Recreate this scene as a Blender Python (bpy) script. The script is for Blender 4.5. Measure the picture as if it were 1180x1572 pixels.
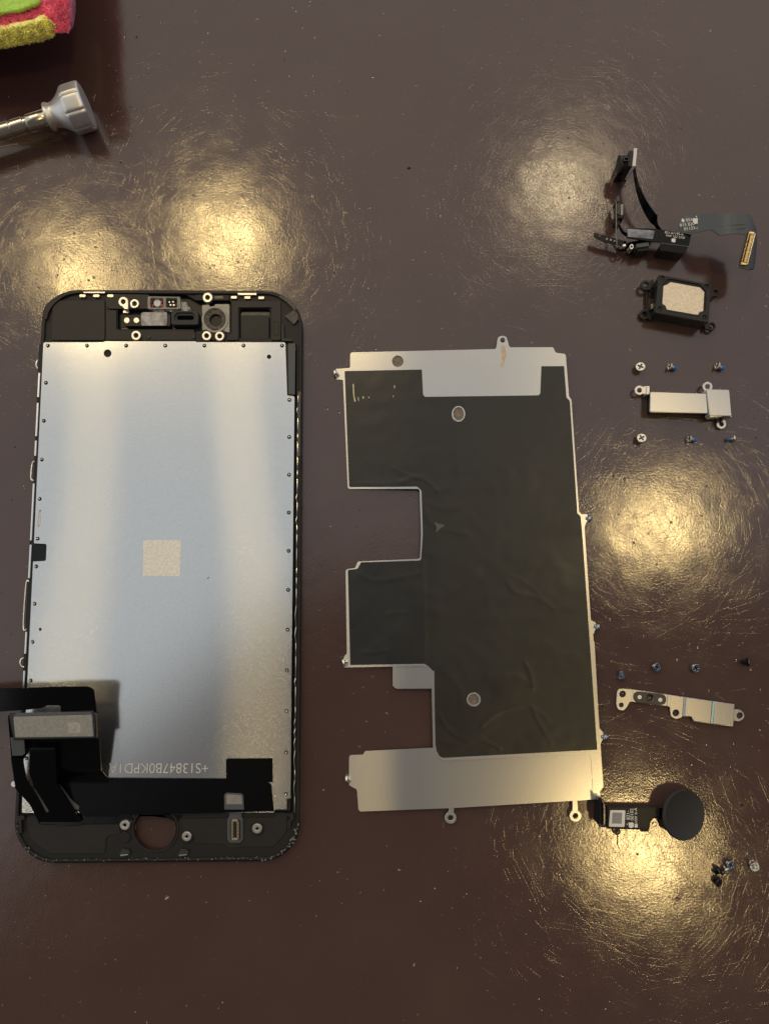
import bpy, bmesh, math, random
from mathutils import Vector, Matrix, noise
from mathutils.geometry import tessellate_polygon, delaunay_2d_cdt
random.seed(7)
for o in list(bpy.data.objects): bpy.data.objects.remove(o)
SC = bpy.context.scene
COL = SC.collection
SC.unit_settings.scale_length = 0.01          # one unit is one centimetre
# ------------------------------------------------------------------ camera
F = 1150.0; TH = math.radians(7.8); H = 18.1; CX, CY = 590.0, 786.0
cam_d = bpy.data.cameras.new('camera'); cam = bpy.data.objects.new('camera', cam_d); COL.objects.link(cam)
cam_d.sensor_fit = 'VERTICAL'; cam_d.sensor_height = 36; cam_d.lens = F/1572*36
cam_d.clip_start = 0.1; cam_d.clip_end = 2000
CAM = Vector((0, -H*math.tan(TH), H)); cam.location = CAM; cam.rotation_euler = (TH, 0, 0)
SC.camera = cam
# ------------------------------------------------------------------ room light: a soft ceiling and five warm ceiling lamps
W = bpy.data.worlds.new('World'); SC.world = W; W.use_nodes = True
nt = W.node_tree; nt.nodes.clear()
tc = nt.nodes.new('ShaderNodeTexCoord'); sx = nt.nodes.new('ShaderNodeSeparateXYZ')
nt.links.new(tc.outputs['Generated'], sx.inputs[0])
def wr(sock, a, b):
    r = nt.nodes.new('ShaderNodeMapRange'); r.interpolation_type = 'SMOOTHSTEP'; r.inputs[1].default_value = a; r.inputs[2].default_value = b
    nt.links.new(sock, r.inputs[0]); return r.outputs[0]
def wm(f, a, b):
    k = nt.nodes.new('ShaderNodeMix'); k.data_type = 'RGBA'; nt.links.new(f, k.inputs[0])
    for i, v in ((6, a), (7, b)):
        if isinstance(v, tuple): k.inputs[i].default_value = v
        else: nt.links.new(v, k.inputs[i])
    return k.outputs[2]
c = wm(wr(sx.outputs['Y'], .18, .5), (.76, .79, .80, 1), (1.0, .92, .84, 1))          # pale ceiling, warmer towards the lamps
c = wm(wr(sx.outputs['X'], .36, .62), c, (.52, .58, .80, 1))                            # cool daylight from the window side
def wmath(op, a, b):
    k = nt.nodes.new('ShaderNodeMath'); k.operation = op
    for i, v in enumerate((a, b)):
        if isinstance(v, (int, float)): k.inputs[i].default_value = v
        else: nt.links.new(v, k.inputs[i])
    return k.outputs[0]
# the dark figure of the person who leans over the table
diag = wmath('SUBTRACT', wmath('MULTIPLY', sx.outputs['X'], .777), wmath('MULTIPLY', sx.outputs['Y'], .63))
mm = wmath('MULTIPLY', wr(diag, -.19, -.10), wr(sx.outputs['Y'], .13, -.02))
c = wm(mm, c, (.10, .09, .085, 1))
bg = nt.nodes.new('ShaderNodeBackground'); wo = nt.nodes.new('ShaderNodeOutputWorld')
nt.links.new(c, bg.inputs[0]); bg.inputs[1].default_value = 0.85
nt.links.new(bg.outputs[0], wo.inputs[0])

def V(px, py, z=0.0):
    """point of the place at height z that the photograph shows at (px, py)"""
    x, y = (px-CX)/F, -(py-CY)/F; c, s = math.cos(TH), math.sin(TH)
    d = Vector((x, y*c+s, y*s-c)); return CAM + d*((H-z)/-d.z)

def lamp(px, py, power, size, colour, h=190):
    g = V(px, py, 0.0); d = (g-CAM).normalized(); d.z = -d.z
    loc = g + d*(h/d.z)
    l = bpy.data.lights.new('ceiling_lamp', 'AREA'); l.shape = 'DISK'; l.size = size; l.energy = power; l.color = colour
    o = bpy.data.objects.new('ceiling_lamp', l); COL.objects.link(o); o.location = loc
    o.rotation_euler = (-(loc - Vector((0, 0, 0)))).to_track_quat('-Z', 'Y').to_euler()
WARM = (1.0, 0.71, 0.29)
PW = 30000
lamp(352, 372, PW*1.15, 17, WARM); lamp(128, 425, PW*0.85, 16, WARM); lamp(862, 290, PW*0.38, 15, (1, .77, .44))
lamp(1010, 805, PW*0.95, 16, WARM); lamp(985, 1300, PW*1.15, 17, WARM)
SC.view_settings.view_transform = 'Standard'; SC.view_settings.look = 'None'
SC.view_settings.exposure = 0.0; SC.view_settings.gamma = 1.0
SC.cycles.use_denoising = True; SC.cycles.max_bounces = 8
SC.cycles.sample_clamp_indirect = 6

# ------------------------------------------------------------------ materials
def lin(c):
    return tuple((x/255/12.92 if x/255 <= .04045 else ((x/255+.055)/1.055)**2.4) for x in c) + (1,)
MATS = {}
def mat(name, col, rough=0.5, metal=0.0, bump=0.0, bscale=30, var=0.0, vscale=4, spec=0.5, aniso=0.0, tang=(1, 0, 0), coat=0.0, trans=0.0, detail=4, rvar=0.0):
    m = bpy.data.materials.new(name); m.use_nodes = True; n = m.node_tree.nodes; L = m.node_tree.links
    b = n['Principled BSDF']; c = col if len(col) == 4 else tuple(col)+(1,)
    b.inputs['Base Color'].default_value = c; b.inputs['Roughness'].default_value = rough; b.inputs['Metallic'].default_value = metal
    b.inputs['Specular IOR Level'].default_value = spec; b.inputs['Coat Weight'].default_value = coat; b.inputs['Coat Roughness'].default_value = .1
    b.inputs['Transmission Weight'].default_value = trans
    geo = n.new('ShaderNodeNewGeometry')
    if var or rvar:
        t = n.new('ShaderNodeTexNoise'); t.inputs['Scale'].default_value = vscale; t.inputs['Detail'].default_value = 6
        L.new(geo.outputs['Position'], t.inputs['Vector'])
        if var:
            r = n.new('ShaderNodeMapRange'); r.inputs[1].default_value = .3; r.inputs[2].default_value = .7
            r.inputs[3].default_value = 1-var; r.inputs[4].default_value = 1+var
            L.new(t.outputs[0], r.inputs[0])
            mu = n.new('ShaderNodeVectorMath'); mu.operation = 'SCALE'; mu.inputs[0].default_value = c[:3]
            L.new(r.outputs[0], mu.inputs['Scale']); L.new(mu.outputs[0], b.inputs['Base Color'])
        if rvar:
            r = n.new('ShaderNodeMapRange'); r.inputs[1].default_value = .3; r.inputs[2].default_value = .7
            r.inputs[3].default_value = rough*(1-rvar); r.inputs[4].default_value = rough*(1+rvar)
            L.new(t.outputs[0], r.inputs[0]); L.new(r.outputs[0], b.inputs['Roughness'])
    if bump:
        t = n.new('ShaderNodeTexNoise'); t.inputs['Scale'].default_value = bscale; t.inputs['Detail'].default_value = detail
        L.new(geo.outputs['Position'], t.inputs['Vector'])
        bn = n.new('ShaderNodeBump'); bn.inputs['Strength'].default_value = 1; bn.inputs['Distance'].default_value = bump
        L.new(t.outputs[0], bn.inputs['Height']); L.new(bn.outputs[0], b.inputs['Normal'])
    if aniso:
        b.inputs['Anisotropic'].default_value = aniso
        cx = n.new('ShaderNodeCombineXYZ')
        for i in range(3): cx.inputs[i].default_value = tang[i]
        L.new(cx.outputs[0], b.inputs['Tangent'])
    MATS[name] = m; return m

def table_material():
    m = bpy.data.materials.new('lacquered_table'); m.use_nodes = True; n = m.node_tree.nodes; L = m.node_tree.links
    b = n['Principled BSDF']; geo = n.new('ShaderNodeNewGeometry'); P = geo.outputs['Position']
    def noise_(sc, det=3, vec=P, rough=.5):
        t = n.new('ShaderNodeTexNoise'); t.inputs['Scale'].default_value = sc; t.inputs['Detail'].default_value = det
        t.inputs['Roughness'].default_value = rough; L.new(vec, t.inputs['Vector']); return t.outputs[0]
    def rng(v, a, bb, c=0.0, d=1.0):
        r = n.new('ShaderNodeMapRange'); r.inputs[1].default_value = a; r.inputs[2].default_value = bb
        r.inputs[3].default_value = c; r.inputs[4].default_value = d; L.new(v, r.inputs[0]); return r.outputs[0]
    def math_(op, a, bb):
        k = n.new('ShaderNodeMath'); k.operation = op
        for i, v in enumerate((a, bb)):
            if isinstance(v, (int, float)): k.inputs[i].default_value = v
            else: L.new(v, k.inputs[i])
        return k.outputs[0]
    # scratches: stretched noise along many directions, thresholded to thin broken lines
    h = None
    angs = [8, 27, 49, 66, 88, 107, 131, 152, 170, 38, 118, 77]
    for i, a in enumerate(angs):
        mpn = n.new('ShaderNodeMapping'); mpn.inputs['Rotation'].default_value = (0, 0, math.radians(a))
        mpn.inputs['Location'].default_value = (i*7.3, i*3.1, 0)
        wv = n.new('ShaderNodeVectorMath'); wv.operation = 'ADD'
        wn = n.new('ShaderNodeTexNoise'); wn.inputs['Scale'].default_value = .5; wn.inputs['Detail'].default_value = 0
        L.new(P, wn.inputs['Vector'])
        sc = n.new('ShaderNodeVectorMath'); sc.operation = 'SCALE'; sc.inputs['Scale'].default_value = .5
        L.new(wn.outputs['Color'], sc.inputs[0]); L.new(P, wv.inputs[0]); L.new(sc.outputs[0], wv.inputs[1])
        L.new(wv.outputs[0], mpn.inputs['Vector'])
        st = n.new('ShaderNodeMapping'); big = i % 3 == 0
        st.inputs['Scale'].default_value = (.4, 38, 1) if big else (1.5, 48, 1)
        L.new(mpn.outputs[0], st.inputs['Vector'])
        v = noise_(1.0, 0, st.outputs[0])
        ln = math_('MULTIPLY', rng(v, .71 if big else .72, .77 if big else .79), rng(noise_(.9+.13*i, 1, wv.outputs[0]), .42, .62, .12, 1))
        h = ln if h is None else math_('ADD', h, ln)
    h = math_('MULTIPLY', h, -0.00028)
    dents = math_('MULTIPLY', noise_(20, 2), 0.00115)
    fine = math_('MULTIPLY', noise_(42, 1), 0.00075)
    wavy = math_('MULTIPLY', noise_(.8, 2), 0.010)
    vor = n.new('ShaderNodeTexVoronoi'); vor.inputs['Scale'].default_value = 3.0; L.new(P, vor.inputs['Vector'])
    pits = rng(vor.outputs['Distance'], .03, .10, -.004, 0)
    hh = math_('ADD', math_('ADD', math_('ADD', h, dents), math_('ADD', fine, wavy)), pits)
    bn = n.new('ShaderNodeBump'); bn.inputs['Strength'].default_value = 1; bn.inputs['Distance'].default_value = 1.0
    L.new(hh, bn.inputs['Height']); L.new(bn.outputs[0], b.inputs['Normal'])
    # colour: dark brown lacquer, cloudy wear, dusty scuffs
    cl = noise_(.35, 4); mixc = n.new('ShaderNodeMix'); mixc.data_type = 'RGBA'
    L.new(rng(cl, .3, .7), mixc.inputs[0]); mixc.inputs[6].default_value = (0.066, 0.035, 0.032, 1); mixc.inputs[7].default_value = (0.074, 0.045, 0.037, 1)
    dust = noise_(26, 2); duv = rng(dust, .77, .82, 0, .5)
    mix2 = n.new('ShaderNodeMix'); mix2.data_type = 'RGBA'; L.new(duv, mix2.inputs[0]); L.new(mixc.outputs[2], mix2.inputs[6]); mix2.inputs[7].default_value = (.30, .25, .19, 1)
    L.new(mix2.outputs[2], b.inputs['Base Color'])
    L.new(rng(noise_(1.3, 5), .3, .7, .07, .14), b.inputs['Roughness'])
    b.inputs['Specular IOR Level'].default_value = .75
    return m
M_TABLE = table_material()
M_FRAME = mat('black_plastic', (.012, .0115, .011), .5, bump=.0006, bscale=60, spec=.3)
M_FRAME2 = mat('satin_plastic', (.018, .0165, .0155), .44, bump=.0005, bscale=45, var=.1, spec=.3)
M_GLOSSB = mat('black_gloss', (.004, .004, .005), .16, bump=.003, bscale=3)
M_FLEX = mat('black_flex', (.002, .002, .0025), .24, bump=.004, bscale=2.2, spec=.2)
M_FLEXG = mat('grey_flex', (.075, .085, .095), .4, bump=.003, bscale=3, spec=.3)
M_RUBBER = mat('rubber', (.022, .022, .021), .6, bump=.0012, bscale=50)
def brushed(name, col, r1, r2, a, fac, tang, bump, bscale):
    m = mat(name, col, r1, 1, bump=bump, bscale=bscale, var=.04, vscale=20)
    n = m.node_tree.nodes; L = m.node_tree.links; b = n['Principled BSDF']
    b2 = n.new('ShaderNodeBsdfAnisotropic'); b2.distribution = 'GGX'
    b2.inputs['Roughness'].default_value = r2; b2.inputs['Anisotropy'].default_value = a; b2.inputs['Color'].default_value = tuple(col)+(1,)
    cx = n.new('ShaderNodeCombineXYZ')
    for i in range(3): cx.inputs[i].default_value = tang[i]
    L.new(cx.outputs[0], b2.inputs['Tangent']); L.new(b.inputs['Normal'].links[0].from_socket, b2.inputs['Normal'])
    mx_ = n.new('ShaderNodeMixShader'); mx_.inputs[0].default_value = fac
    L.new(b.outputs[0], mx_.inputs[1]); L.new(b2.outputs[0], mx_.inputs[2]); L.new(mx_.outputs[0], n['Material Output'].inputs['Surface'])
    return m
M_LCD = brushed('brushed_shield', (.73, .745, .75), .15, .40, 1.0, .27, (1, 0, 0), .0004, 26)
M_STEEL = brushed('stamped_steel', (.72, .71, .68), .22, .40, .84, .5, (1, .03, 0), .0005, 22)
M_STEELE = mat('bright_steel', (.80, .78, .74), .25, 1, bump=.0008, bscale=14)
M_NICKEL = mat('nickel', (.62, .59, .53), .34, 1, bump=.0008, bscale=25)
M_GOLD = mat('gold', (.66, .55, .34), .34, 1, bump=.0006, bscale=40)
M_PALEGOLD = mat('pale_gold_mesh', (.64, .56, .43), .45, .9, bump=.006, bscale=16, detail=5, var=.14, vscale=22)
M_TAPE = mat('graphite_tape', (.009, .0092, .0092), .36, bump=.0006, bscale=5, spec=.45, rvar=.12, vscale=.8)
M_SCREWB = mat('blue_zinc', (.30, .36, .42), .3, 1, var=.15)
M_SCREWD = mat('dark_screw', (.06, .06, .065), .3, 1)
M_BLUE = mat('blue_threadlock', (.02, .16, .45), .45, bump=.003, bscale=20)
M_ALU = mat('blasted_aluminium', (.80, .79, .77), .45, 1, bump=.0008, bscale=40, var=.06)
M_ALUS = mat('polished_shaft', (.66, .62, .54), .22, 1)
M_WHITE = mat('white_print', (.72, .72, .70), .5)
M_LABEL = mat('white_label', (.70, .69, .66), .45)
M_GREYP = mat('grey_print', (.25, .25, .25), .5)
M_ETCH = mat('etched_text', (.62, .60, .55), .6, .3, var=.1, vscale=60)
M_ETCHP = mat('etched_patch', (.78, .77, .71), .6, .15, bump=.002, bscale=22, var=.14, vscale=16)
M_CLEAR = mat('clear_plastic', (.80, .80, .78), .16, trans=.8, bump=.004, bscale=7)
M_MILKY = mat('milky_plastic', (.46, .45, .42), .28, trans=.45, bump=.005, bscale=8)
M_NAVY = mat('navy_cavity', (.005, .008, .012), .35, spec=.25)
M_MICA = mat('mottled_foil', (.20, .21, .24), .38, .5, var=.55, vscale=5, bump=.004, bscale=5)
M_FOIL = mat('grey_foil', (.27, .26, .235), .5, .5, bump=.003, bscale=16, var=.14, vscale=14)
M_FOILM = mat('foil_print', (.36, .34, .31), .5, .4, var=.3, vscale=12)
M_FOAM = mat('speckled_foam', (.10, .085, .065), .8, bump=.02, bscale=26, var=.8, vscale=24)
M_GLUE = mat('dried_glue', (.045, .04, .034), .35, bump=.02, bscale=18, var=.6, vscale=16)
M_RED = mat('red_lead', (.5, .05, .03), .4)
M_PINK = mat('pink_cloth', (.95, .20, .34), .9, bump=.014, bscale=14, var=.15, vscale=6)
M_GREEN = mat('green_cloth', (.50, .82, .13), .95, bump=.01, bscale=12, var=.15, vscale=12)
M_YELLOW = mat('yellow_pile', (.96, .92, .28), .95, var=.3, vscale=8)
M_DUST = mat('pale_dust', (.35, .30, .23), .9)
M_CRUMB = mat('dark_crumb', (.015, .012, .01), .8)
M_HAIR = mat('hair', (.08, .02, .012), .5)
M_BROWN = mat('brown_stain', (.42, .36, .26), .4, .6, var=.2, vscale=10)
M_INK = mat('blue_ink', (.03, .07, .4), .5)
M_DARKPAD = mat('dark_pad', (.05, .045, .035), .45, .2, bump=.001, bscale=30)

# ------------------------------------------------------------------ mesh helpers
def finish(name, verts, faces, m, parent=None, smooth=35, matrix=None):
    off = Vector(parent_root(parent).location) if parent is not None else Vector((0, 0, 0))
    if matrix is not None: verts = [matrix @ Vector(v) for v in verts]
    me = bpy.data.meshes.new(name); me.from_pydata([tuple(Vector(v)-off) for v in verts], [], faces)
    me.materials.append(m); me.validate()
    bm = bmesh.new(); bm.from_mesh(me); bmesh.ops.recalc_face_normals(bm, faces=bm.faces); bm.to_mesh(me); bm.free()
    if smooth:
        for p in me.polygons: p.use_smooth = True
        me.set_sharp_from_angle(angle=math.radians(smooth))
    o = bpy.data.objects.new(name, me); COL.objects.link(o)
    if parent is not None: o.parent = parent
    return o
def parent_root(o):
    while o.parent is not None: o = o.parent
    return o
def thing(name, label, cat, px, py, z=0, group=None):
    o = bpy.data.objects.new(name, None); COL.objects.link(o); o.location = V(px, py, z); o.empty_display_size = .2
    o['label'] = label; o['category'] = cat
    if group: o['group'] = group
    return o
def tag(o, label, cat, group=None):
    o['label'] = label; o['category'] = cat
    if group: o['group'] = group
    return o
def rp(pts, r=0, seg=5):
    """polygon with filleted corners; a point may carry its own radius as third value"""
    out = []; n = len(pts)
    for i in range(n):
        p = Vector(pts[i][:2]); rr = pts[i][2] if len(pts[i]) > 2 else r
        a = Vector(pts[i-1][:2])-p; b = Vector(pts[(i+1) % n][:2])-p
        if rr <= 0 or a.length < 1e-6 or b.length < 1e-6: out.append((p.x, p.y)); continue
        ang = a.angle(b)
        if ang > 3.05: out.append((p.x, p.y)); continue
        t = min(rr/math.tan(ang/2), a.length*.48, b.length*.48); re = t*math.tan(ang/2)
        an, bn = a.normalized(), b.normalized()
        c = p + (an+bn).normalized()*(re/math.sin(ang/2))
        s = p+an*t-c; e2 = p+bn*t-c
        a0 = math.atan2(s.y, s.x); a1 = math.atan2(e2.y, e2.x); d = (a1-a0+math.pi) % (2*math.pi)-math.pi
        k = max(2, min(seg*3, int(seg*abs(d)/1.2)+1))
        for j in range(k+1):
            q = a0+d*j/k; out.append((c.x+re*math.cos(q), c.y+re*math.sin(q)))
    return out
def circ(x, y, r, n=20, ry=None):
    ry = ry or r
    return [(x+r*math.cos(2*math.pi*i/n), y+ry*math.sin(2*math.pi*i/n)) for i in range(n)]
def rect(x0, y0, x1, y1, r=0): return rp([(x0, y0), (x1, y0), (x1, y1), (x0, y1)], r)
def area(l): return .5*sum(l[i-1][0]*l[i][1]-l[i][0]*l[i-1][1] for i in range(len(l)))
def inset(loop, d, hole=False):
    """move a loop of world points inward (outline) or outward (hole) by d"""
    n = len(loop); sgn = 1 if area(loop) > 0 else -1
    if hole: sgn = -sgn
    out = []
    for i in range(n):
        p0, p1, p2 = Vector(loop[i-1][:2]), Vector(loop[i][:2]), Vector(loop[(i+1) % n][:2])
        e1 = (p1-p0); e2 = (p2-p1)
        if e1.length < 1e-9 or e2.length < 1e-9: out.append(tuple(p1)); continue
        n1 = Vector((-e1.y, e1.x)).normalized(); n2 = Vector((-e2.y, e2.x)).normalized()
        m_ = n1+n2
        if m_.length < .3: m_ = n1
        m_.normalize(); k = d/max(.5, m_.dot(n1))
        out.append(tuple(p1+m_*k*sgn))
    return out
def prism_geo(loops, z0, z1, b=0.0, b0=0.0):
    """loops: world xy loops, first outline then holes"""
    V_, F_ = [], []; rings = []
    for i, l in enumerate(loops):
        li = inset(l, b, i > 0) if b else l; n = len(l); base = len(V_)
        V_ += [(x, y, z1) for x, y in li]
        if b: V_ += [(x, y, z1-b) for x, y in l]
        V_ += [(x, y, z0) for x, y in l]
        k = 3 if b else 2
        for lev in range(k-1):
            for j in range(n):
                a, c = base+lev*n+j, base+lev*n+(j+1) % n
                F_.append((a, c, c+n, a+n))
        rings.append((base, n, base+(k-1)*n))
    top = [[Vector(V_[r[0]+j]) for j in range(r[1])] for r in rings]
    idx = [r[0]+j for r in rings for j in range(r[1])]; idb = [r[2]+j for r in rings for j in range(r[1])]
    for t in tessellate_polygon(top):
        F_.append(tuple(idx[q] for q in t)); F_.append(tuple(idb[q] for q in reversed(t)))
    return V_, F_
def shape(name, outline, z0, z1, m, parent, holes=(), bevel=0.006, smooth=35):
    """solid plate whose top face is seen at the given photo outline"""
    loops = [[tuple(V(x, y, z1)[:2]) for x, y in l] for l in [outline]+list(holes)]
    v, f = prism_geo(loops, z0, z1, min(bevel, (z1-z0)*.45))
    return finish(name, v, f, m, parent, smooth)
def sheet(name, outline, zf, thick, m, parent, holes=(), step=6, smooth=60):
    """thin flexible sheet, its height a function of the place in the photo"""
    pts, edges = [], []
    def dens(l):
        o2 = []
        for i in range(len(l)):
            a, b = Vector(l[i-1]), Vector(l[i]); k = max(1, int((b-a).length/step))
            for j in range(k): o2.append(tuple(a.lerp(b, (j+1)/k)))
        return o2
    def inside(x, y, l):
        c = False
        for i in range(len(l)):
            x1, y1 = l[i-1]; x2, y2 = l[i]
            if (y1 > y) != (y2 > y) and x < (x2-x1)*(y-y1)/(y2-y1)+x1: c = not c
        return c
    loops = [dens(l) for l in [outline]+list(holes)]
    for l in loops:
        b = len(pts); pts += l; edges += [(b+i, b+(i+1) % len(l)) for i in range(len(l))]
    xs = [p[0] for p in loops[0]]; ys = [p[1] for p in loops[0]]
    near = {}
    for p in pts: near.setdefault((int(p[0]//step), int(p[1]//step)), []).append(p)
    y = min(ys)+step*.5; row = 0
    while y < max(ys):
        x = min(xs)+step*(.5+.5*(row % 2))
        while x < max(xs):
            if inside(x, y, loops[0]) and not any(inside(x, y, h) for h in loops[1:]):
                cx_, cy_ = int(x//step), int(y//step)
                if not any((x-q[0])**2+(y-q[1])**2 < (step*.45)**2 for a in (-1, 0, 1) for b in (-1, 0, 1) for q in near.get((cx_+a, cy_+b), ())):
                    pts.append((x, y))
            x += step
        y += step; row += 1
    r = delaunay_2d_cdt([Vector(p) for p in pts], edges, [], 0, 1e-4)
    vs, fs, es = r[0], r[2], r[1]
    F0 = []
    for t in fs:
        cx_ = sum(vs[i].x for i in t)/len(t); cy_ = sum(vs[i].y for i in t)/len(t)
        if inside(cx_, cy_, loops[0]) and not any(inside(cx_, cy_, h) for h in loops[1:]): F0.append(tuple(t))
    top = [V(p.x, p.y, zf(p.x, p.y)) for p in vs]; n = len(top)
    allv = top+[p-Vector((0, 0, thick)) for p in top]
    cnt = {}
    for t in F0:
        for i in range(len(t)):
            a, b = t[i-1], t[i]; cnt.setdefault((min(a, b), max(a, b)), []).append((a, b))
    faces = list(F0)+[tuple(i+n for i in reversed(t)) for t in F0]
    for k, l in cnt.items():
        if len(l) == 1: a, b = l[0]; faces.append((b, a, a+n, b+n))
    return finish(name, allv, faces, m, parent, smooth)
def stroke_poly(pts, w):
    L_, R_ = [], []; n = len(pts)
    for i, p in enumerate(pts):
        a = Vector(pts[max(0, i-1)]); b = Vector(pts[min(n-1, i+1)]); d = (b-a).normalized(); nn = Vector((-d.y, d.x))*w/2
        p = Vector(p); L_.append(tuple(p+nn)); R_.append(tuple(p-nn))
    return L_+R_[::-1]
def curve_pts(pts, n=6):
    out = []; P = [Vector(p) for p in pts]
    for i in range(len(P)-1):
        p0, p1, p2, p3 = P[max(0, i-1)], P[i], P[i+1], P[min(len(P)-1, i+2)]
        for j in range(n):
            t = j/n
            out.append(.5*((2*p1)+(-p0+p2)*t+(2*p0-5*p1+4*p2-p3)*t*t+(-p0+3*p1-3*p2+p3)*t**3))
    out.append(P[-1]); return out
def loft(name, A, B, thick, m, parent, n=6):
    """bent strip between two edges given as (px, py, z)"""
    A = curve_pts([V(*p) for p in A], n); B = curve_pts([V(*p) for p in B], n)
    vs, fs = [], []; N = len(A)
    for i in range(N):
        t = (A[min(N-1, i+1)]-A[max(0, i-1)]); w = B[i]-A[i]; nn = t.cross(w)
        nn = nn.normalized()*thick/2 if nn.length > 1e-9 else Vector((0, 0, thick/2))
        vs += [A[i]+nn, B[i]+nn, B[i]-nn, A[i]-nn]
    for i in range(N-1):
        for j in range(4):
            a = i*4+j; b = i*4+(j+1) % 4; fs.append((a, b, b+4, a+4))
    fs += [(0, 1, 2, 3), (4*N-4, 4*N-1, 4*N-2, 4*N-3)]
    return finish(name, vs, fs, m, parent, 50)
def tube(name, pts, r, m, parent, n=6, seg=8, world=False, closed=False):
    P = pts if world else [V(*p) for p in pts]
    if len(P) > 2: P = curve_pts(P, n)
    vs, fs = [], []; N = len(P)
    for i, p in enumerate(P):
        t = (P[min(N-1, i+1)]-P[max(0, i-1)]).normalized()
        u = t.cross(Vector((0, 0, 1)));  u = u.normalized() if u.length > 1e-4 else Vector((1, 0, 0)); w = t.cross(u)
        for j in range(seg):
            a = 2*math.pi*j/seg; vs.append(p+(u*math.cos(a)+w*math.sin(a))*r)
    for i in range(N-1):
        for j in range(seg):
            a = i*seg+j; b = i*seg+(j+1) % seg; fs.append((a, b, b+seg, a+seg))
    fs += [tuple(range(seg)), tuple(range((N-1)*seg, N*seg))]
    return finish(name, vs, fs, m, parent, 50)
def lathe_geo(prof, n=32, rf=None):
    vs, fs = [], []; K = len(prof)
    for (r, z) in prof:
        for j in range(n):
            a = 2*math.pi*j/n; q = r*(rf(a, z) if rf else 1); vs.append((q*math.cos(a), q*math.sin(a), z))
    for i in range(K-1):
        for j in range(n):
            a = i*n+j; b = i*n+(j+1) % n; fs.append((a, b, b+n, a+n))
    fs += [tuple(range(n)), tuple(range((K-1)*n, K*n))]
    return vs, fs
def mesh_only(name, v, f, m, smooth=35):
    o = finish(name, v, f, m, None, smooth); me = o.data; bpy.data.objects.remove(o); return me
def place(me, name, loc, parent, rot=None, scale=None):
    o = bpy.data.objects.new(name, me); COL.objects.link(o); o.parent = parent
    off = parent_root(parent).location if parent is not None else Vector((0, 0, 0))
    o.location = Vector(loc)-Vector(off)
    if rot is not None: o.rotation_euler = rot
    if scale is not None: o.scale = scale
    return o
def axis_matrix(p, d):
    return Matrix.Translation(p) @ Vector(d).to_track_quat('Z', 'X').to_matrix().to_4x4()
def text(name, s, px, py, z, size_px, rot, m, parent, depth=.002, sx_=1.0, align='CENTER', tilt=None, spacing=1.0):
    c = bpy.data.curves.new(name, 'FONT'); c.body = s; c.size = 1; c.extrude = 0; c.align_x = align; c.align_y = 'CENTER'; c.space_character = spacing; c.offset = -.012 if len(s) > 11 else 0
    o = bpy.data.objects.new(name, c); COL.objects.link(o)
    dg = bpy.context.evaluated_depsgraph_get(); dg.update()
    me = bpy.data.meshes.new_from_object(o.evaluated_get(dg)); bpy.data.objects.remove(o)
    k = (V(px+5, py, z)-V(px-5, py, z)).length/10
    bm = bmesh.new(); bm.from_mesh(me)
    g = bmesh.ops.extrude_face_region(bm, geom=bm.faces[:])
    for v in g['geom']:
        if isinstance(v, bmesh.types.BMVert): v.co.z += depth/(size_px*k)
    sc_ = size_px*k
    M_ = Matrix.Translation(V(px, py, z)) @ (tilt or Matrix.Identity(4)) @ Matrix.Rotation(rot, 4, 'Z') @ Matrix.Diagonal((sc_*sx_, sc_, sc_, 1))
    vs = [M_ @ v.co for v in bm.verts]; fs = [tuple(v.index for v in f.verts) for f in bm.faces] if bm.verts.index_update() is None else []
    bm.free(); bpy.data.meshes.remove(me)
    return finish(name, vs, fs, m, parent, 0)
def apple(px, py, z, size, rot, m, parent, tilt=None, name='fruit_logo'):
    body = [(0, .30), (.12, .36), (.26, .38), (.38, .33), (.46, .25), (.38, .18), (.345, .07), (.37, -.06), (.47, -.15), (.43, -.27), (.35, -.40), (.25, -.50), (.14, -.50), (.04, -.46), (-.06, -.46), (-.16, -.50), (-.26, -.49), (-.37, -.37), (-.45, -.20), (-.48, -.02), (-.46, .15), (-.38, .28), (-.26, .36), (-.12, .36)]
    leaf = [(.0, .42), (.01, .54), (.08, .66), (.20, .74), (.205, .62), (.14, .50)]
    k = (V(px+5, py, z)-V(px-5, py, z)).length/10*size
    M_ = Matrix.Translation(V(px, py, z)) @ (tilt or Matrix.Identity(4)) @ Matrix.Rotation(rot, 4, 'Z') @ Matrix.Scale(k, 4)
    vs, fs = [], []
    for l in (rp(body, 0), rp(leaf, .03)):
        v, f = prism_geo([l], 0, .012); b = len(vs); vs += v; fs += [tuple(i+b for i in q) for q in f]
    return finish(name, vs, fs, m, parent, 0, matrix=M_)

# ------------------------------------------------------------------ the table
v = [(-70, -70, 0), (70, -70, 0), (70, 70, 0), (-70, 70, 0)]
o = finish('table_surface', v+[(x, y, -3) for x, y, _ in v], [(0, 1, 2, 3), (7, 6, 5, 4), (0, 4, 5, 1), (1, 5, 6, 2), (2, 6, 7, 3), (3, 7, 4, 0)], M_TABLE, None, 0)
o['kind'] = 'structure'

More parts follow.
